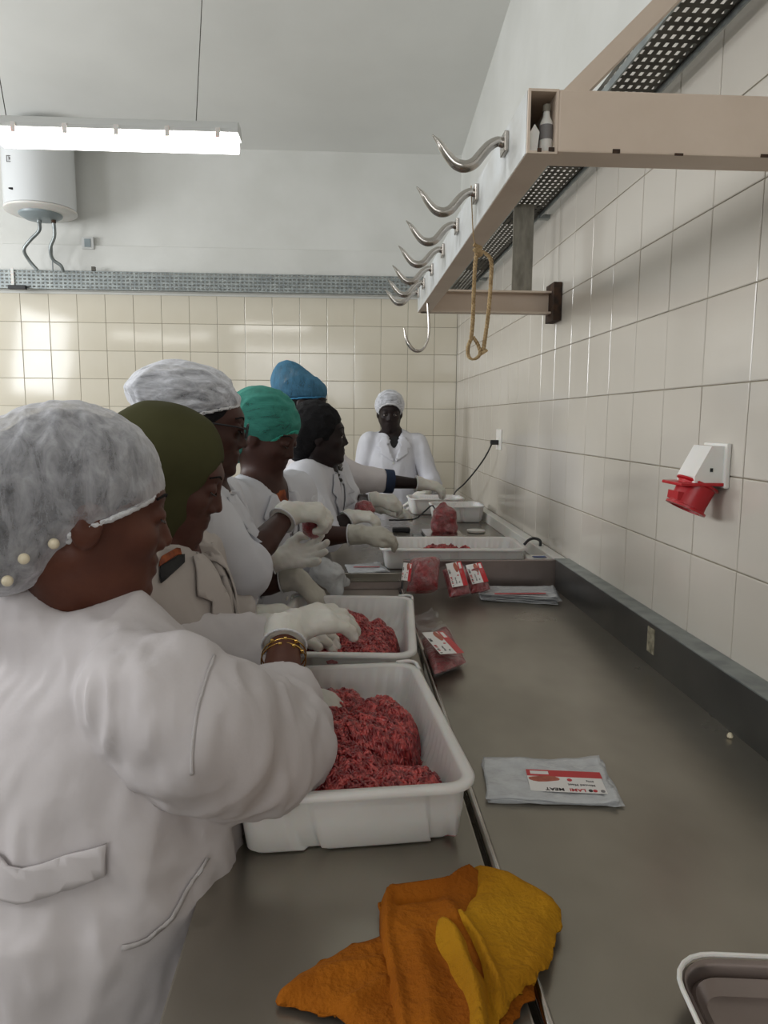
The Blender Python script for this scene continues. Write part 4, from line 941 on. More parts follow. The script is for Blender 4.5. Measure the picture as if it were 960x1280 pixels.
def patch(name, src, org, U, V, poly, m, parent, off=.003, th=.002, step=.012, label=None, far=1.):
    """cloth piece: 2-D outline laid onto a surface by dropping it along U x V from org"""
    v, f = src; bv = BVHTree.FromPolygons([Vector(q) for q in v], [tuple(int(i) for i in q) for q in f])
    U = Vector(U).normalized(); V = Vector(V); V = (V - U * V.dot(U)).normalized(); N = U.cross(V); org = Vector(org)
    P = []; n = len(poly)
    for i in range(n):
        a, b = Vector(poly[i]), Vector(poly[(i + 1) % n]); k = max(1, int((b - a).length / step))
        P += [a + (b - a) * (j / k) for j in range(k)]
    nb = len(P); E = [(i, (i + 1) % nb) for i in range(nb)]
    xs = [p.x for p in P]; ys_ = [p.y for p in P]
    x = min(xs) + step * .5
    while x < max(xs):
        y = min(ys_) + step * .5
        while y < max(ys_): P.append(Vector((x, y))); y += step
        x += step
    r = geometry.delaunay_2d_cdt(P, E, [list(range(nb))], 1, 1e-5)
    W = []; bad = set()
    for i, p in enumerate(r[0]):
        o = org + U * p.x + V * p.y; h, nn, _, _ = bv.ray_cast(o + N * far, -N)
        if h is None: bad.add(i); W.append(o)
        else:
            if nn.dot(N) < 0: nn = -nn
            W.append(h + nn * off)
    F_ = [t for t in r[2] if not any(i in bad for i in t)]
    if not F_: return None
    o = mesh_obj(name, [tuple(w) for w in W], F_, m, parent, True, label=label); md = o.modifiers.new('s', 'SOLIDIFY'); md.thickness = th; md.offset = 1
    return o

def person(c):
    """c: dict of world joints; builds body, coat, gloves, head gear"""
    hc, hR, hs = c['head'], rotm(*c['rot']), c.get('hs', 1.)
    shR, shL = c['shR'], c['shL']; hip = np.array(c['hip'], float); fdir = unit(list(c['face']) + [0]); sdir = np.cross([0, 0, 1], fdir)   # left side
    P0 = thing('person', (hip[0], hip[1], 0), c['label'], 'person')
    h = c['h']; ch = (shR + shL) / 2; g = c.get('girth', 1.); gw = c.get('wide', 1.)
    Bt = lambda up: np.array([unit(fdir - up * (fdir @ up)), np.cross(up, unit(fdir - up * (fdir @ up))), up])
    up = unit(ch - hip); B = Bt(up)
    # ---- body, one skin
    s = SDF(); put(s, HEAD, hc, hR, hs)
    neck0 = hc + hR @ (np.array([-.028, 0, -.06]) * hs); neck1 = ch + up * .035 - fdir * .01
    s.cap(neck0, neck1, .052 * hs, .056, k=.03)
    s.cap(neck1, shR + [0, 0, .01], c.get('nt', .05), .045, k=.05); s.cap(neck1, shL + [0, 0, .01], c.get('nt', .05), .045, k=.05)
    cw = np.linalg.norm(shR - shL) / 2
    s.ell(ch - up * .13, (.105 * g, cw * .82, .19), B, k=.05); s.ell(ch + (hip - ch) * .55, (.10 * g, .135 * gw, .17), B, k=.06)
    s.ell(hip + [0, 0, .02], (.115 * g, .165 * gw, .14), np.array([fdir, sdir, [0, 0, 1]]), k=.06)
    for sg, sh, el, wr in ((-1, shR, c['elR'], c['wrR']), (1, shL, c['elL'], c['wrL'])):
        s.cap(sh, el, .048, .039, k=.03); s.cap(el, el + (wr - el) * .45, .040, .037, k=.01); s.cap(el + (wr - el) * .45, wr, .037, .0235, k=.008)
    for sg in (-1, 1):
        k0 = hip + sdir * sg * .09; kn = np.array([hip[0], hip[1], .48]) + sdir * sg * .10 + fdir * .02; an = np.array([hip[0], hip[1], .09]) + sdir * sg * .11
        s.cap(k0, kn, .082, .056, k=.04); s.cap(kn, an, .055, .036, k=.02); s.cap(an - [0, 0, .045], an + fdir * .13 - [0, 0, .05], .034, .028, k=.02)
    H = c.get('hands', {})
    for nm in ('R', 'L'):
        q = H[nm]; hand_prims(s, c['wr' + nm], q['d'], q['n'], q.get('side', -1 if nm == 'L' else 1) , q['curl'], q.get('spread', .12), q.get('thumb', .5), 0, q.get('sc', .95), q.get('to', .6), )
    sdf_obj(s, h, 'body', c['skin'], P0, 1)
    # eyes and brows
    for sg in (-1, 1):
        L = lambda *q: hc + hR @ (np.array(q) * hs)
        if c.get('eyes', True):
            e = MB(); e.lathe([(.0112 * hs * math.sin(a), -.0112 * hs * math.cos(a)) for a in np.linspace(.05, math.pi - .05, 9)], L(.0795, .031 * sg, .0025), 12, hR @ np.array([1, 0, -.25])); eo = e.build('eye', M['eye_white'], P0, smooth=True)
            MB().lathe([(.0056 * hs, 0), (.0046 * hs, .0012)], L(.0795 + .0105, .031 * sg, .0025 - .0024), 12, hR @ np.array([1, 0, -.25])).build('iris', M['iris'], eo)
        MB().tube(spline([L(.0895, .018 * sg, .003), L(.0925, .030 * sg, -.002), L(.083, .0475 * sg, .004)], 5), .0013, 5).build('eyelash', M['iris'], P0, smooth=True)
        MB().tube(spline([L(.0905, .014 * sg, .030), L(.0885, .032 * sg, .036), L(.074, .052 * sg, .030)], 5), .0020, 6).build('eyebrow', M['hair'], P0, smooth=True)
    # ---- legs: trousers and shoes
    s = SDF()
    for sg in (-1, 1):
        k0 = hip + sdir * sg * .09; kn = np.array([hip[0], hip[1], .48]) + sdir * sg * .10 + fdir * .02; an = np.array([hip[0], hip[1], .09]) + sdir * sg * .11
        s.cap(k0, kn, .095, .072, k=.03); s.cone(kn + [0, 0, .05], an + [0, 0, .02], .072, .064, k=.02)
    sdf_obj(s, .012, 'trousers', M['trouser'], P0, 1)
    for sg in (-1, 1):
        s = SDF(); an = np.array([hip[0], hip[1], .09]) + sdir * sg * .11
        s.cone(an + [0, 0, .22], an - [0, 0, .03], .055, .05, k=.02); s.cap(an - [0, 0, .045], an + fdir * .15 - [0, 0, .048], .044, .038, k=.02)
        sdf_obj(s, .01, 'boot', M['boot'], P0, 1)
    # ---- shirt seen in the coat's neck opening
    if c.get('shirt'):
        s = SDF(); s.ell(ch - up * .13, (.118 * g, cw * .80, .19), B, k=.05); s.cap(neck1 - up * .02, neck1 - up * .06, .07, .08, k=.04)
        s.cone(neck1 - up * .05 + fdir * .01, neck1 + up * .025 + fdir * .015, .07, .062, k=.02)
        sdf_obj(s, .012, 'shirt', c['shirt'], P0, 1)
    # ---- coat
    s = SDF(); cr = c.get('sleeve', 1.)
    s.cap(neck1 - up * .02, shR, c.get('nt', .05) + .006, .062 * cr, k=.05); s.cap(neck1 - up * .02, shL, c.get('nt', .05) + .006, .062 * cr, k=.05)
    s.ell(ch - up * .12, (.135 * g, cw * .95, .2), B, k=.06); s.ell(ch + (hip - ch) * .55 , (.135 * g, .175 * gw, .2), B, k=.08)
    s.ell(hip + [0, 0, .02], (.165 * g, .205 * gw, .19), np.array([fdir, sdir, [0, 0, 1]]), k=.09)
    for sg in (-1, 1): s.cone(hip + sdir * sg * .07 * gw, np.array([hip[0], hip[1], .5]) + sdir * sg * .085 * gw, .135 * g, .15 * g, k=.07)
    for a in c.get('extra', []): s.cap(*a)
    cuffs = []
    for nm, sh, el, wr in (('R', shR, c['elR'], c['wrR']), ('L', shL, c['elL'], c['wrL'])):
        t = c.get('cuff' + nm, .8); ce = el + (wr - el) * t; r0 = .074 * cr; r1 = c.get('cr' + nm, .056 * cr)
        s.cap(sh, el, r0, .066 * cr, k=c.get('sk', .05)); s.cone(el, ce, .066 * cr, r1, k=.03); cuffs.append((ce, unit(wr - el), r1))
    for a in c.get('extra2', []): s.cap(*a)
    for ce, dd, r1 in cuffs: s.cone(ce - dd * .03, ce + dd * .02, r1 * .70, r1 * .74, k=.003, sub=True)
    nk = unit(hc + hR @ np.array([-.02, 0, -.05]) - neck1)
    s.cap(neck1 - nk * .02, neck1 + nk * .16, c.get('nr', .052), .064, k=.010, sub=True)
    if c.get('vneck'):
        vl = c['vneck']; a = neck1 + fdir * .05 + up * .03; b = ch - up * vl + fdir * (.155 * g)
        s.cap(a, b, c.get('vr', .048), .006, k=.008, sub=True)
    amp = c.get('amp', .008)
    co, src = sdf_obj(s, c.get('hc', h * 1.6), 'coat', c['coat'], P0, 2, lambda v, n: folds(folds(v, n, amp, c['seed']), n, amp * .35, c['seed'] + 50, (26, 26, 11)))
    # collar and lapels
    if c.get('collar'):
        MB().tube([neck1 + up * (.02 + .012 * math.cos(a)) + (-fdir * math.cos(a) * .070 + sdir * math.sin(a) * .070) for a in np.linspace(-2.5, 2.5, 26)], .022, 8, flat=.4).build('collar', c['coat'], P0, smooth=True)
    if c.get('lapel', True):
        vl = c.get('vneck') or .12 ; o = ch + up * .0
        for sg in (-1, 1):
            pl_ = [(sg * .015, .05), (sg * .075, .045), (sg * .115, -.02), (sg * .085, -.035), (sg * .095, -.055), (sg * .012, -vl - .03), (sg * .004, -vl - .02), (sg * .04, -.01)]
            if sg < 0: pl_ = pl_[::-1]
            patch('lapel', src, o, sdir, up, pl_, c['coat'], P0, .005, .004, .014)
        ring = []
        for a in np.linspace(-2.2, 2.2, 22):
            q = neck1 + up * (.012 + .012 * math.cos(a)) + (-fdir * math.cos(a) * .072 + sdir * math.sin(a) * .072); ring.append(q)
        MB().tube(ring, .019, 8, flat=.45).build('collar', c['coat'], P0, smooth=True)
        # front seam and buttons
        for k in range(3):
            q = ch - up * (vl + .05 + k * .1); bv = BVHTree.FromPolygons([Vector(x) for x in src[0]], [tuple(int(i) for i in x) for x in src[1]])
            hit = bv.ray_cast(Vector(q + fdir * .6), -Vector(fdir))
            if hit[0] is not None: MB().lathe([(.0, 0), (.0075, 0), (.0075, .003), (0, .0032)], np.array(hit[0]), 12, np.array(hit[1])).build('button', M['plastic_white'], P0)
    # ---- gloves
    for nm in ('R', 'L'):
        q = H[nm]
        if not q.get('glove', True): continue
        s = SDF(); w = c['wr' + nm]; arm = unit(w - c['el' + nm]); hand_prims(s, w, q['d'], q['n'], q.get('side', -1 if nm == 'L' else 1), q['curl'], q.get('spread', .12), q.get('thumb', .5), .0048, q.get('sc', .95), q.get('to', .6), )
        cl = q.get('cl', .07); s.cone(w - arm * cl, w + arm * .005, q.get('cuff_r', .0375), .0345, k=.012)
        gh = c.get('hg', max(.0042, h * .8)); gl, _ = sdf_obj(s, gh, 'glove', c.get('glove', M['latex']), P0, 1, lambda v, n: v + n * (.0012 * vnoise(v * 110, 5) + .0012 * vnoise(v * 50, 6))[:, None])
        e0 = w - arm * cl; u_ = unit(np.cross(arm, [.3, .2, 1])); v_ = np.cross(arm, u_); rr = q.get('cuff_r', .0375)
        MB().tube([e0 + rr * (math.cos(a) * u_ + math.sin(a) * v_) for a in np.linspace(0, 2 * math.pi, 25)], .0023, 6, cap=False).build('rolled_edge', M['band_white'], gl, smooth=True)
    return P0, dict(hc=hc, hR=hR, hs=hs, src=src, ch=ch, up=up, fdir=fdir, sdir=sdir, B=B, neck1=neck1, hip=hip)

def gear(P0, k, prims, cuts, h, name, m, disp=None, it=1, band=None, thick=.004, bandw=.005):
    """head covering from ellipsoids/capsules in the head frame; keeps where any of the (normal, c) half-spaces n.p < c holds"""
    hc, hR, hs = k['hc'], k['hR'], k['hs']; s = SDF(); put(s, prims, hc, hR, hs)
    def pdist(X):
        L = (X - hc) @ hR / hs; return np.min([(L @ unit(n) - c) * hs for n, c in cuts], axis=0)
    if cuts: s.post = lambda X, d: np.maximum(d, pdist(X))
    o, src = sdf_obj(s, h, name, m, P0, it, disp)
    if band:
        s.post = lambda X, d: np.maximum(np.abs(d) - thick * (.8 + .25 * np.sin(X[..., 0] * 900 + X[..., 1] * 700)), np.abs(pdist(X) - .003) - bandw)
        sdf_obj(s, min(h, .0045), 'elastic_band', band, o, 1)
    return o, src
def V3(*a): return np.array(a, float)

# -------------------------------------------------- nearest person, seen from behind her right shoulder
p1, k1 = person(dict(label='person nearest the camera in a white coat and white hairnet, gold bracelets on the wrist', head=at(110, 640, 1.0), rot=(R(25), R(9), 0), hs=1.07,
    nt=.044, shR=at(200, 866, .87), shL=V3(-.43, 1.25, 1.07), hip=(-.385, 1.03, .86), face=(1, .12), h=.0045, hc=.007, girth=1.22, wide=1.0, skin=M['skin1'], coat=M['coat'], seed=3, amp=.016, sleeve=1.14, nr=.054, sk=.022,
    elR=at(345, 938, 1.03), wrR=at(357, 785, 1.27), elL=V3(-.22, 1.38, 1.03), wrL=V3(-.105, 1.30, .985), cuffR=.44, cuffL=.8, crR=.056, vneck=None, shirt=M['shirt_dark'], lapel=False, collar=True, eyes=False,
    extra=[(at(70, 765, 1.03), at(180, 835, .95), .060, .07, .05), (at(70, 765, 1.03), V3(-.44, 1.12, 1.12), .06, .06, .05), (V3(-.33, .99, .95), V3(-.365, .955, .6), .15, .155, .06)], extra2=[(at(235, 905, .86), at(318, 948, .97), .082, .080, .03)],
    hands=dict(R=dict(d=(.85, .5, .1), n=(.1, -.25, 1), curl=.42, thumb=.8, cl=.045, cuff_r=.039), L=dict(d=(.9, -.1, -.35), n=(0, -.3, 1), curl=.35, cl=.06))))
HN = [('ell', (-.024, 0, .040), (.112, .094, .097), .03, 0), ('ell', (-.115, 0, -.005), (.080, .084, .080), .05, 0), ('ell', (-.105, 0, -.055), (.066, .072, .056), .04, 0)]
HNi = [('ell', (-.020, 0, .036), (.102, .085, .092), .03, 0), ('ell', (-.11, 0, -.008), (.070, .074, .070), .04, 0), ('ell', (-.103, 0, -.055), (.056, .062, .050), .04, 0)]
cut1 = [((.48, 0, -.876), .004), ((1, 0, .12), -.030)]
gear(p1, k1, HNi, [((.48, 0, -.876), -.002), ((1, 0, .12), -.036)], .005, 'hair', M['hair_grey'], disp=lambda v, n: v + n * (.003 * vnoise(v * 120, 2))[:, None])
gear(p1, k1, HN, cut1, .0042, 'hairnet', M['net_white'], disp=lambda v, n: folds(folds(v, n, .0030, 12, (20, 20, 20)), n, .0016, 14, (60, 60, 60)), band=M['band_white'])
for (x, y, z) in ((-.042, -.079, -.033), (-.072, -.086, -.052), (-.086, -.080, -.080)):
    MB().lathe([(.007 * math.sin(a), -.007 * math.cos(a)) for a in np.linspace(.05, 3.09, 9)], k1['hc'] + k1['hR'] @ (np.array([x, y, z]) * 1.06) , 12).build('hair_bead', M['pearl'], p1, smooth=True)
# bracelets
w_ = at(357, 795, 1.27); a_ = unit(w_ - at(345, 938, 1.03)); u_ = V3(0, -.25, 1); u_ = unit(u_ - a_ * (u_ @ a_)); v_ = np.cross(a_, u_)
for k, off in enumerate((.052, .066)):
    c0 = w_ - a_ * off; MB().tube([c0 + .0385 * (math.cos(t) * u_ + math.sin(t) * v_) + a_ * .004 * math.sin(t + k) for t in np.linspace(0, 2 * math.pi, 33)], .0013, 6, cap=False).build('bracelet', M['gold'], p1, smooth=True)
    for t in (.1, .6, -.5): 
        q = c0 + .0390 * (math.cos(t + k * .4) * u_ + math.sin(t + k * .4) * v_); MB().box(q - .0032, q + .0032, .001).build('gold_bead', M['gold'], p1)
# half belt, pocket, sleeve seam on the coat
vd = V3(0, 1, 0)
U_, V_ = V3(1, 0, 0), V3(0, 0, 1)
def px_patch(P, src, pts, y, m, name, off=.004, th=.003, label=None, step=.012):
    q = [at(u, v, y) for u, v in pts]; o = q[0]; return patch(name, src, (o[0], y, o[2]), U_, V_, [(a[0] - o[0], a[2] - o[2]) for a in q], m, P, off, th, step, label, far=1.5)
px_patch(p1, k1['src'], [(-90, 1160), (-90, 1105), (0, 1123), (112, 1092), (114, 1130), (0, 1166)], .76, M['coat'], 'half_belt', .006, .005)
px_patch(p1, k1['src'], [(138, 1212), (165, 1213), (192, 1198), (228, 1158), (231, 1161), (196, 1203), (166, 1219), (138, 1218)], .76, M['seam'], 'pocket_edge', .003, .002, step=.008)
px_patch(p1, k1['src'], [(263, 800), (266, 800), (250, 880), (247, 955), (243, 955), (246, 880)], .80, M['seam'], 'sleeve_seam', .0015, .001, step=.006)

# -------------------------------------------------- olive headscarf
p2, k2 = person(dict(label='person in an olive green headscarf and white coat, head bowed, second from the camera', head=at(216, 597, 1.42), rot=(R(2), R(20), 0), hs=1.0, eyes=False,
    shR=V3(-.39, 1.27, 1.20), shL=V3(-.36, 1.63, 1.20), hip=(-.43, 1.46, .84), face=(1, 0), h=.005, hc=.009, girth=1.12, skin=M['skin2'], coat=M['coat_c'], seed=7, amp=.006,
    elR=V3(-.33, 1.32, 1.02), wrR=at(318, 785, 1.47), elL=V3(-.32, 1.66, 1.02), wrL=V3(-.15, 1.70, 1.02), cuffR=.55, cuffL=.6, vneck=.13, shirt=M['shirt_dark'],
    hands=dict(R=dict(d=(1, .15, -.05), n=(.1, -.3, 1), curl=.25, cl=.05), L=dict(d=(1, 0, -.3), n=(0, -.2, 1), curl=.4))))
HJ = [('ell', (-.026, 0, .036), (.114, .096, .106), .03, 0), ('ell', (-.085, 0, -.01), (.075, .080, .095), .05, 0), ('cap', (-.03, 0, -.04), (-.07, 0, -.13), (.078, .074), .04, 0), ('cap', (.012, 0, -.07), (-.02, 0, -.13), (.062, .07), .04, 0),
      ('ell', (.105, 0, -.02), (.078, .060, .085), .008, 1), ('cap', (.12, 0, -.06), (.10, 0, -.11), (.05, .045), .01, 1)]
gear(p2, k2, HJ, [], .0055, 'headscarf', M['olive'], disp=lambda v, n: folds(v, n, .003, 22, (9, 9, 12)))
px_patch(p2, k2['src'], [(207, 702), (219, 703), (221, 712), (210, 719)], 1.30, M['shirt_dark'], 'badge', .004, .003, 'small dark and orange embroidered badge', .006)
px_patch(p2, k2['src'], [(204, 694), (213, 696), (216, 703), (206, 702)], 1.30, M['orange'], 'badge', .004, .003, 'orange top of the badge', .006)

# -------------------------------------------------- white hairnet and spectacles
p3, k3 = person(dict(label='person with spectacles and a white bouffant hairnet, holding up a small bag of mince', head=at(255, 532, 1.80), rot=(R(6), R(10), 0), hs=1.02, eyes=False,
    shR=V3(-.365, 1.65, 1.27), shL=V3(-.36, 2.02, 1.27), hip=(-.41, 1.86, .88), face=(1, 0), h=.0055, hc=.009, skin=M['skin3'], coat=M['coat_b'], seed=9, amp=.012, sleeve=1.05,
    elR=at(300, 712, 1.74), wrR=at(362, 640, 1.93), elL=V3(-.30, 2.04, 1.06), wrL=at(347, 699, 2.05), cuffR=.22, cuffL=.5, crR=.062, vneck=.1, shirt=M['coat'],
    hands=dict(R=dict(d=(.8, .1, -.02), n=(0, -.45, 1), curl=(.95, 1.0, 1.05, 1.1), thumb=1, cl=.040, cuff_r=.039, sc=.92), L=dict(d=(1, .05, .12), n=(0, .75, -.75), curl=.3, spread=.2, to=1.3, cl=.02, cuff_r=.037, sc=.86))))
HN3 = [('ell', (-.03, 0, .058), (.105, .093, .082), .03, 0), ('ell', (-.108, 0, .058), (.082, .082, .060), .06, 0)]
pl3 = ((.34, 0, -.80), -.030)
HR3 = [('ell', (-.022, 0, .036), (.101, .083, .094), .02, 0), ('ell', (-.115, 0, .055), (.07, .068, .05), .04, 0)]
gear(p3, k3, HR3, [((.62, 0, -.55), .034)], .007, 'hair', M['hair'])
gear(p3, k3, HN3, [pl3], .006, 'hairnet', M['net_white2'], band=M['band_white'], disp=lambda v, n: folds(v, n, .006, 32, (12, 30, 30)))
def glasses(P, k):
    L = lambda p: k['hc'] + k['hR'] @ (np.array(p) * k['hs']); g_ = MB()
    for sg in (-1, 1):
        g_.tube([L((.103, sg * (.032 + .023 * math.cos(a)), .004 + .017 * math.sin(a))) for a in np.linspace(0, 2 * math.pi, 21)], .0022, 6, cap=False)
        g_.tube([L((.101, sg * .055, .010)), L((.08, sg * .072, .012)), L((-.01, sg * .082, .010)), L((-.025, sg * .082, -.006))], .0022, 6)
    g_.tube([L((.104, -.010, .008)), L((.104, .010, .008))], .002, 6); go = g_.build('spectacles', M['black'], P, smooth=True)
    for sg in (-1, 1): MB().lathe([(.0, 0), (.0205, 0), (.0205, .001), (0, .001)], L((.1025, sg * .032, .004)), 20, k['hR'] @ np.array([1, 0, 0])).build('lens', M['lens'], go)
glasses(p3, k3)
px_patch(p3, k3['src'], [(286, 625), (297, 640), (287, 646)], 1.60, M['shirt_dark'], 'badge', .004, .002, 'dark triangular badge', .006)

# -------------------------------------------------- teal hairnet
p4, k4 = person(dict(label='person in a teal green hairnet with an orange top under the coat, looking down', head=at(334, 545, 2.32), rot=(R(-22), R(22), 0), hs=1.0, eyes=False,
    shR=V3(-.36, 2.17, 1.24), shL=V3(-.18, 2.50, 1.24), hip=(-.36, 2.42, .88), face=(1, -.5), h=.0065, hc=.0105, skin=M['skin3'], coat=M['coat_b'], seed=13, amp=.007,
    elR=V3(-.30, 2.12, 1.0), wrR=at(372, 722, 2.10), elL=V3(-.16, 2.55, 1.08), wrL=at(452, 668, 2.50), vr=.058, cuffR=.25, cuffL=.2, vneck=.20, shirt=M['orange'], glove=M['latex2'],
    hands=dict(R=dict(d=(.7, -.05, -.75), n=(.8, -.4, .6), curl=.22, cl=.05), L=dict(d=(1, .1, .02), n=(0, -.5, 1), curl=.6, cl=.045, sc=.86))))
HN4 = [('ell', (-.03, 0, .05), (.118, .100, .098), .03, 0), ('ell', (-.118, 0, -.04), (.090, .088, .10), .07, 0)]
pl4 = ((.62, 0, -.50), .034)
HR4 = [('ell', (-.022, 0, .038), (.103, .086, .095), .02, 0), ('ell', (-.105, 0, -.02), (.07, .07, .075), .05, 0)]
gear(p4, k4, HR4, [((.62, 0, -.55), .040)], .008, 'hair', M['hair'])
gear(p4, k4, HN4, [pl4], .007, 'hairnet', M['net_teal'], band=mat('teal_elastic', hexc('2f9c88'), rough=.8), disp=lambda v, n: folds(v, n, .005, 42, (10, 26, 30)))

# -------------------------------------------------- dark hair, coat with a chest print
p5, k5 = person(dict(label='bareheaded person with short black hair and a black emblem on the white coat', head=at(402, 545, 2.95), rot=(R(-2), R(0), 0), hs=1.0,
    shR=V3(-.16, 2.83, 1.26), shL=V3(-.06, 3.2, 1.26), hip=(-.26, 3.02, .9), face=(1, -.2), h=.007, hc=.012, skin=M['skin4'], coat=M['coat_b'], seed=17, amp=.007,
    elR=V3(-.08, 2.78, 1.05), wrR=at(440, 645, 2.85), elL=V3(.02, 3.15, 1.12), wrL=at(472, 624, 3.12), cuffR=.35, cuffL=.25, vneck=.14, shirt=M['shirt_dark'],
    hands=dict(R=dict(d=(1, .1, -.05), n=(0, -.3, 1), curl=.7, cl=.03, sc=.84), L=dict(d=(1, .05, -.1), n=(0, -.5, 1), curl=.8, cl=.03, sc=.84))))
HR5 = [('ell', (-.03, 0, .042), (.112, .098, .105), .02, 0), ('ell', (-.085, 0, -.03), (.065, .085, .08), .05, 0)]
gear(p5, k5, HR5, [((.66, 0, -.40), .036)], .007, 'hair', M['hair'], disp=lambda v, n: v + n * (.005 * vnoise(v * 60, 2))[:, None])
# chest emblem: dancing-figure like strokes
for poly in ([(420, 584), (425, 580), (427, 588), (423, 592)], [(419, 592), (428, 590), (424, 600), (420, 600)], [(422, 602), (428, 603), (427, 608), (423, 607)]):
    px_patch(p5, k5['src'], poly, 2.85, M['ink'], 'chest_emblem', .003, .001, None, .008)

# -------------------------------------------------- blue cap, arm with navy cuff over the scale
p6, k6 = person(dict(label='tall person in a blue hairnet, mostly hidden, reaching a navy-cuffed arm to the scale', head=at(382, 505, 3.42), rot=(R(-8), R(8), 0), hs=1.02,
    shR=V3(-.16, 3.36, 1.36), shL=V3(-.10, 3.74, 1.36), hip=(-.28, 3.58, .94), face=(1, -.1), h=.0075, hc=.012, skin=M['skin4'], coat=M['coat'], seed=19, amp=.006, sleeve=1.0,
    elR=at(440, 598, 3.36), wrR=at(526, 605, 3.42), elL=V3(-.02, 3.78, 1.12), wrL=V3(.2, 3.72, 1.04), cuffR=.48, cuffL=.5, vneck=.1, shirt=M['navy'], crR=.056, lapel=False,
    hands=dict(R=dict(d=(1, .05, -.15), n=(.2, -.4, 1), curl=.6, cl=.025, sc=.88), L=dict(d=(1, 0, -.1), n=(0, -.2, 1), curl=.4))))
HN6 = [('ell', (-.030, 0, .060), (.120, .098, .080), .03, 0), ('ell', (-.100, 0, .115), (.068, .070, .068), .07, 0)]
pl6 = ((.16, 0, -.80), -.028)
gear(p6, k6, HR3[:1], [((.62, 0, -.55), .036)], .009, 'hair', M['hair'])
gear(p6, k6, HN6, [pl6], .008, 'hairnet', M['net_blue'], band=mat('blue_elastic', hexc('3a81ab'), rough=.8), disp=lambda v, n: folds(v, n, .004, 62, (26, 26, 12)))
e_, w_ = at(440, 598, 3.36), at(526, 605, 3.42); d_ = unit(w_ - e_)
MB().lathe([(.040, 0), (.058, .001), (.057, .042), (.042, .044)], e_ + (w_ - e_) * .46, 20, d_).build('navy_cuff', M['navy'], p6, smooth=True)

# -------------------------------------------------- man at the far end, facing the camera
p7, k7 = person(dict(label='person standing at the far end facing the camera, white coat and white hairnet', head=at(487, 516, 4.78), rot=(R(-92), R(10), 0), hs=1.03,
    shR=at(462, 553, 4.80), shL=at(521, 553, 4.80), hip=(.30, 4.84, .92), face=(0, -1), h=.008, hc=.012, skin=M['skin4'], coat=M['coat_b'], seed=23, amp=.010, wide=.95, girth=.95,
    sleeve=.86, sk=.012, elR=at(447, 618, 4.80), wrR=at(462, 642, 4.62), elL=at(541, 606, 4.72), wrL=at(531, 616, 4.56), cuffR=.7, cuffL=.8, vneck=.08, shirt=M['shirt_dark'], hg=.006,
    hands=dict(R=dict(d=(.6, -.6, -.3), n=(0, -.3, 1), curl=.4), L=dict(d=(-.65, -.35, -.75), n=(.3, -.8, .3), curl=.3, spread=.2, cl=.03))))
HN7 = [('ell', (-.02, 0, .05), (.112, .095, .095), .03, 0)]; pl7 = ((.70, 0, -.60), .018)
gear(p7, k7, HR3[:1], [((.66, 0, -.45), .046)], .009, 'hair', M['hair'])
gear(p7, k7, HN7, [pl7], .008, 'hairnet', M['net_white2'], band=M['band_white'], disp=lambda v, n: folds(v, n, .003, 72, (30, 30, 12)))

# ==================================================================  HELD THINGS
def held_bag(c, r, label, seed, top, grp=None):
    s = SDF(); s.ell(c, r, k=.02); s.cap(c + V3(0, 0, r[2] * .4), top, r[0] * .45, .008, k=.04)
    c = np.array(c); b_ = thing('meat_bag', (c[0], c[1], c[2] - r[2]), label, 'packed meat', grp)
    sdf_obj(s, .006, 'meat_block', M['meat_bag'], b_, 1, lambda v, n: v + n * (.004 * vnoise(v * 55, seed))[:, None])
    s = SDF(); s.ell(c, np.array(r) + .004, k=.02); s.cap(c + V3(0, 0, r[2] * .4), top, r[0] * .5, .012, k=.04); s.cap(top, top + V3(.02, 0, .03), .008, .02, k=.01)
    sdf_obj(s, .006, 'plastic_film', M['film'], b_, 1, lambda v, n: v + n * (.003 * vnoise(v * 50, seed + 1))[:, None]); return b_
c = at(555, 646, 3.34); b_ = thing('meat_bag', (c[0], c[1], RZ + .04), 'bag of mince held upright over the weighing scale', 'packed meat')
for nm, gr, m_, zt_ in (('meat_block', 0, M['meat_bag'], .055), ('plastic_film', .004, M['film'], .095)):
    s = SDF(); s.cap(c + V3(-.030, 0, -.045), c + V3(.036, 0, -.052), .034 + gr, .032 + gr, k=.03); s.cap(c + V3(-.018, 0, .01), c + V3(.030, 0, .01), .034 + gr, .032 + gr, k=.04); s.cap(c + V3(0, 0, .01), c + V3(-.004, .02, zt_), .030 + gr, .014 + gr, k=.04)
    if gr: s.cap(c + V3(.0, .01, .06), c + V3(.05, .01, .075), .012, .022, k=.02)
    sdf_obj(s, .006, nm, m_, b_, 1, lambda v, n: v + n * (.004 * vnoise(v * 55, 71))[:, None])
held_bag(at(391, 657, 2.0), (.030, .026, .038), 'small bag of mince clutched in the raised gloved hand', 72, at(388, 640, 1.97))
held_bag(at(456, 637, 2.93), (.040, .03, .03), 'small bag of mince held low by the bareheaded worker', 73, at(448, 632, 2.95))
# crumpled clear bag beside the hand over the second tray
s = SDF(); s.ell(at(408, 716, 2.25), (.05, .04, .028), k=.02); s.cap(at(408, 716, 2.25), at(432, 728, 2.3), .03, .014, k=.03); s.cap(at(400, 706, 2.25), at(420, 738, 2.25), .02, .02, k=.03)
v, f = s.mesh(.006); v = relax(v, f, 1); v = folds(v, vnormals(v, f), .006, 90, (30, 30, 30))
tag(mesh_obj('crumpled_bag', v, f, M['film_white'], None, True), 'crumpled milky plastic bag in the hand above the second tray', 'plastic bag')

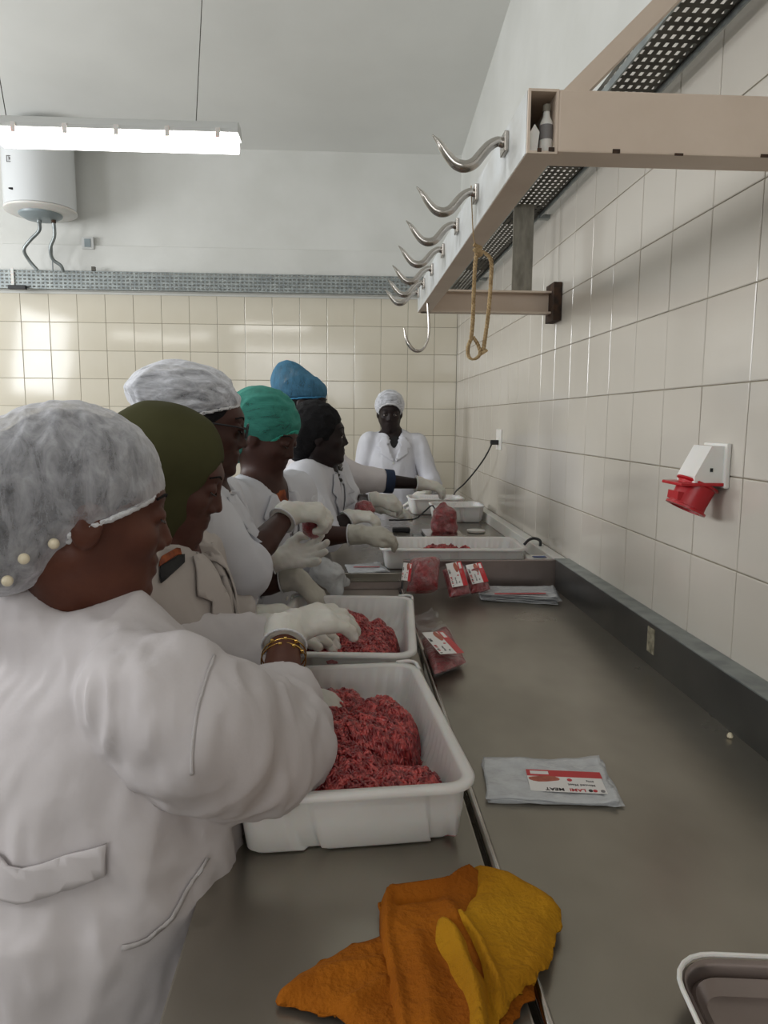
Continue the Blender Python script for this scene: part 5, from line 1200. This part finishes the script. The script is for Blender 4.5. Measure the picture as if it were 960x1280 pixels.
# ==================================================================  YELLOW CLOTH
def pdist2(P, A, B):
    ab = B - A; t = np.clip(((P - A) @ ab) / (ab @ ab + 1e-12), 0, 1); return np.linalg.norm(P - (A + t[:, None] * ab), axis=1)
def cloth_layer(poly, base, puff, ridges, m, parent, name, seed, slope=None, step=.004, fall=.010, namp=.0022, label=None):
    Q = [onz(u, v, TZ + base)[:2] for u, v in poly]; P = []; n = len(Q)
    for i in range(n):
        a, b = Q[i], Q[(i + 1) % n]; k = max(1, int(np.linalg.norm(b - a) / step))
        for j in range(k):
            q = a + (b - a) * j / k; P.append(Vector(q + .0012 * np.array([math.sin(q[0] * 330 + seed), math.cos(q[1] * 290 + seed)])))
    nb = len(P); E = [(i, (i + 1) % nb) for i in range(nb)]; arr = np.array(P); lo, hi = arr.min(0), arr.max(0); x = lo[0]
    while x < hi[0]:
        y = lo[1]
        while y < hi[1]: P.append(Vector((x, y))); y += step
        x += step
    r = geometry.delaunay_2d_cdt(P, E, [list(range(nb))], 1, 1e-6); X = np.array([tuple(q) for q in r[0]])
    d = np.min([pdist2(X, np.array(Q[i]), np.array(Q[(i + 1) % n])) for i in range(n)], axis=0)
    z = base + puff * (1 - np.exp(-(d / fall) ** 1.3)); T3 = np.column_stack([X, 0 * X[:, 0]])
    z += namp * vnoise(T3 * 28, seed) + namp * .6 * vnoise(T3 * 60, seed + 1) * (1 - np.exp(-d / .006))
    for (pts, hh, w) in ridges:
        G_ = [onz(u, v, TZ + base)[:2] for u, v in pts]; dd = np.min([pdist2(X, G_[i], G_[i + 1]) for i in range(len(G_) - 1)], axis=0)
        z += hh * np.exp(-(dd / w) ** 2) * (1 - np.exp(-(d / .004)))
    if slope is not None:
        g0, g1, dz = slope; a = onz(*g0, TZ)[:2]; b_ = onz(*g1, TZ)[:2]; t = np.clip(((X - a) @ (b_ - a)) / ((b_ - a) @ (b_ - a)), 0, 1); z += dz * t
    W = np.column_stack([X, TZ + np.maximum(z, .001)]); o = mesh_obj(name, W, [tuple(t) for t in r[2]], m, parent, True, label=label)
    md = o.modifiers.new('s', 'SOLIDIFY'); md.thickness = .003; md.offset = -1; return o
q = onz(540, 1200, TZ); yc = thing('yellow_cloth', (q[0], q[1], TZ), 'crumpled yellow and orange cleaning cloth on the table edge in the foreground', 'cloth')
cloth_layer([(343, 1251), (350, 1238), (372, 1220), (405, 1200), (440, 1182), (478, 1168), (520, 1170), (560, 1200), (560, 1330), (470, 1330), (438, 1290), (420, 1272), (395, 1268), (345, 1257)], .002, .012,
            [([(352, 1250), (420, 1225), (470, 1215)], .006, .012), ([(420, 1275), (455, 1255), (480, 1240)], .007, .008)], M['cloth_o'], yc, 'lower_layer', 1, label='orange brown spread-out part of the cloth')
cloth_layer([(476, 1128), (486, 1118), (520, 1115), (556, 1112), (576, 1099), (592, 1090), (612, 1100), (600, 1160), (612, 1240), (600, 1330), (500, 1330), (490, 1270), (478, 1200), (474, 1165)], .008, .016,
            [([(482, 1124), (556, 1120), (585, 1104)], .012, .007), ([(482, 1124), (480, 1180), (492, 1240), (505, 1320)], .013, .007), ([(560, 1150), (590, 1220), (596, 1310)], .008, .012), ([(500, 1140), (545, 1136)], -.010, .006), ([(520, 1190), (535, 1250), (540, 1320)], .006, .012)],
            M['cloth_o'], yc, 'middle_fold', 2, slope=((470, 1150), (600, 1150), .006), label='orange brown upright fold of the cloth')
cloth_layer([(588, 1083), (600, 1080), (640, 1091), (668, 1105), (692, 1118), (703, 1131), (701, 1152), (691, 1180), (692, 1196), (668, 1225), (645, 1245), (625, 1275), (612, 1335), (585, 1335), (575, 1275), (557, 1220), (540, 1180), (545, 1158), (556, 1150), (575, 1140), (590, 1120), (590, 1100)], .022, .012,
            [([(546, 1160), (566, 1180), (585, 1225), (600, 1275), (606, 1330)], .014, .007), ([(562, 1150), (590, 1190), (612, 1240), (618, 1300)], -.010, .004), ([(570, 1146), (600, 1190), (622, 1240), (628, 1290)], .009, .005), ([(600, 1085), (660, 1110), (698, 1135)], .004, .010), ([(640, 1240), (680, 1205)], .006, .009)],
            M['cloth_y'], yc, 'upper_layer', 3, slope=((560, 1150), (700, 1130), -.008), label='bright yellow top layer of the cloth')
cloth_layer([(655, 1215), (668, 1225), (668, 1250), (650, 1262), (640, 1290), (610, 1300), (610, 1240)], .004, .012, [], M['cloth_o'], yc, 'under_fold', 4)

# ==================================================================  SMALL BLOOD SMEARS AND A PAINTED REFLECTION ON THE TRAYS
def tray_src(tr):
    o = [c for c in tr.children if c.name.startswith('tray_body')][0]; m_ = tr.matrix_basis
    return ([tuple(m_ @ v.co) for v in o.data.vertices], [tuple(q.vertices) for q in o.data.polygons])
def red_mark(tr, u, v, y, w, h, seed):
    g_ = random.Random(seed); q = at(u, v, y); pl = [(w * math.cos(a) * g_.uniform(.6, 1.1), h * math.sin(a) * g_.uniform(.5, 1.1)) for a in np.linspace(0, 2 * math.pi, 12, endpoint=False)]
    patch('blood_and_reflection', tray_src(tr), (q[0], q[1] , q[2]), V3(1, 0, 0), V3(0, 0, 1), pl, M['blood_reflection'], tr, .0006, .0004, .003, far=.25)
M['blood_reflection'] = mat('blood_and_reflection_tint', hexc('b5676c'), hexc('c98a8c'), rough=.3, nscale=200)
red_mark(tr1, 566, 1044, 1.0, .014, .007, 1); red_mark(tr1, 492, 1052, 1.0, .010, .004, 2); red_mark(tr1, 410, 1062, 1.0, .006, .002, 3); red_mark(tr2, 415, 824, 1.6, .018, .006, 4)  # blood on the near tray; the second tray's patch is a painted red reflection
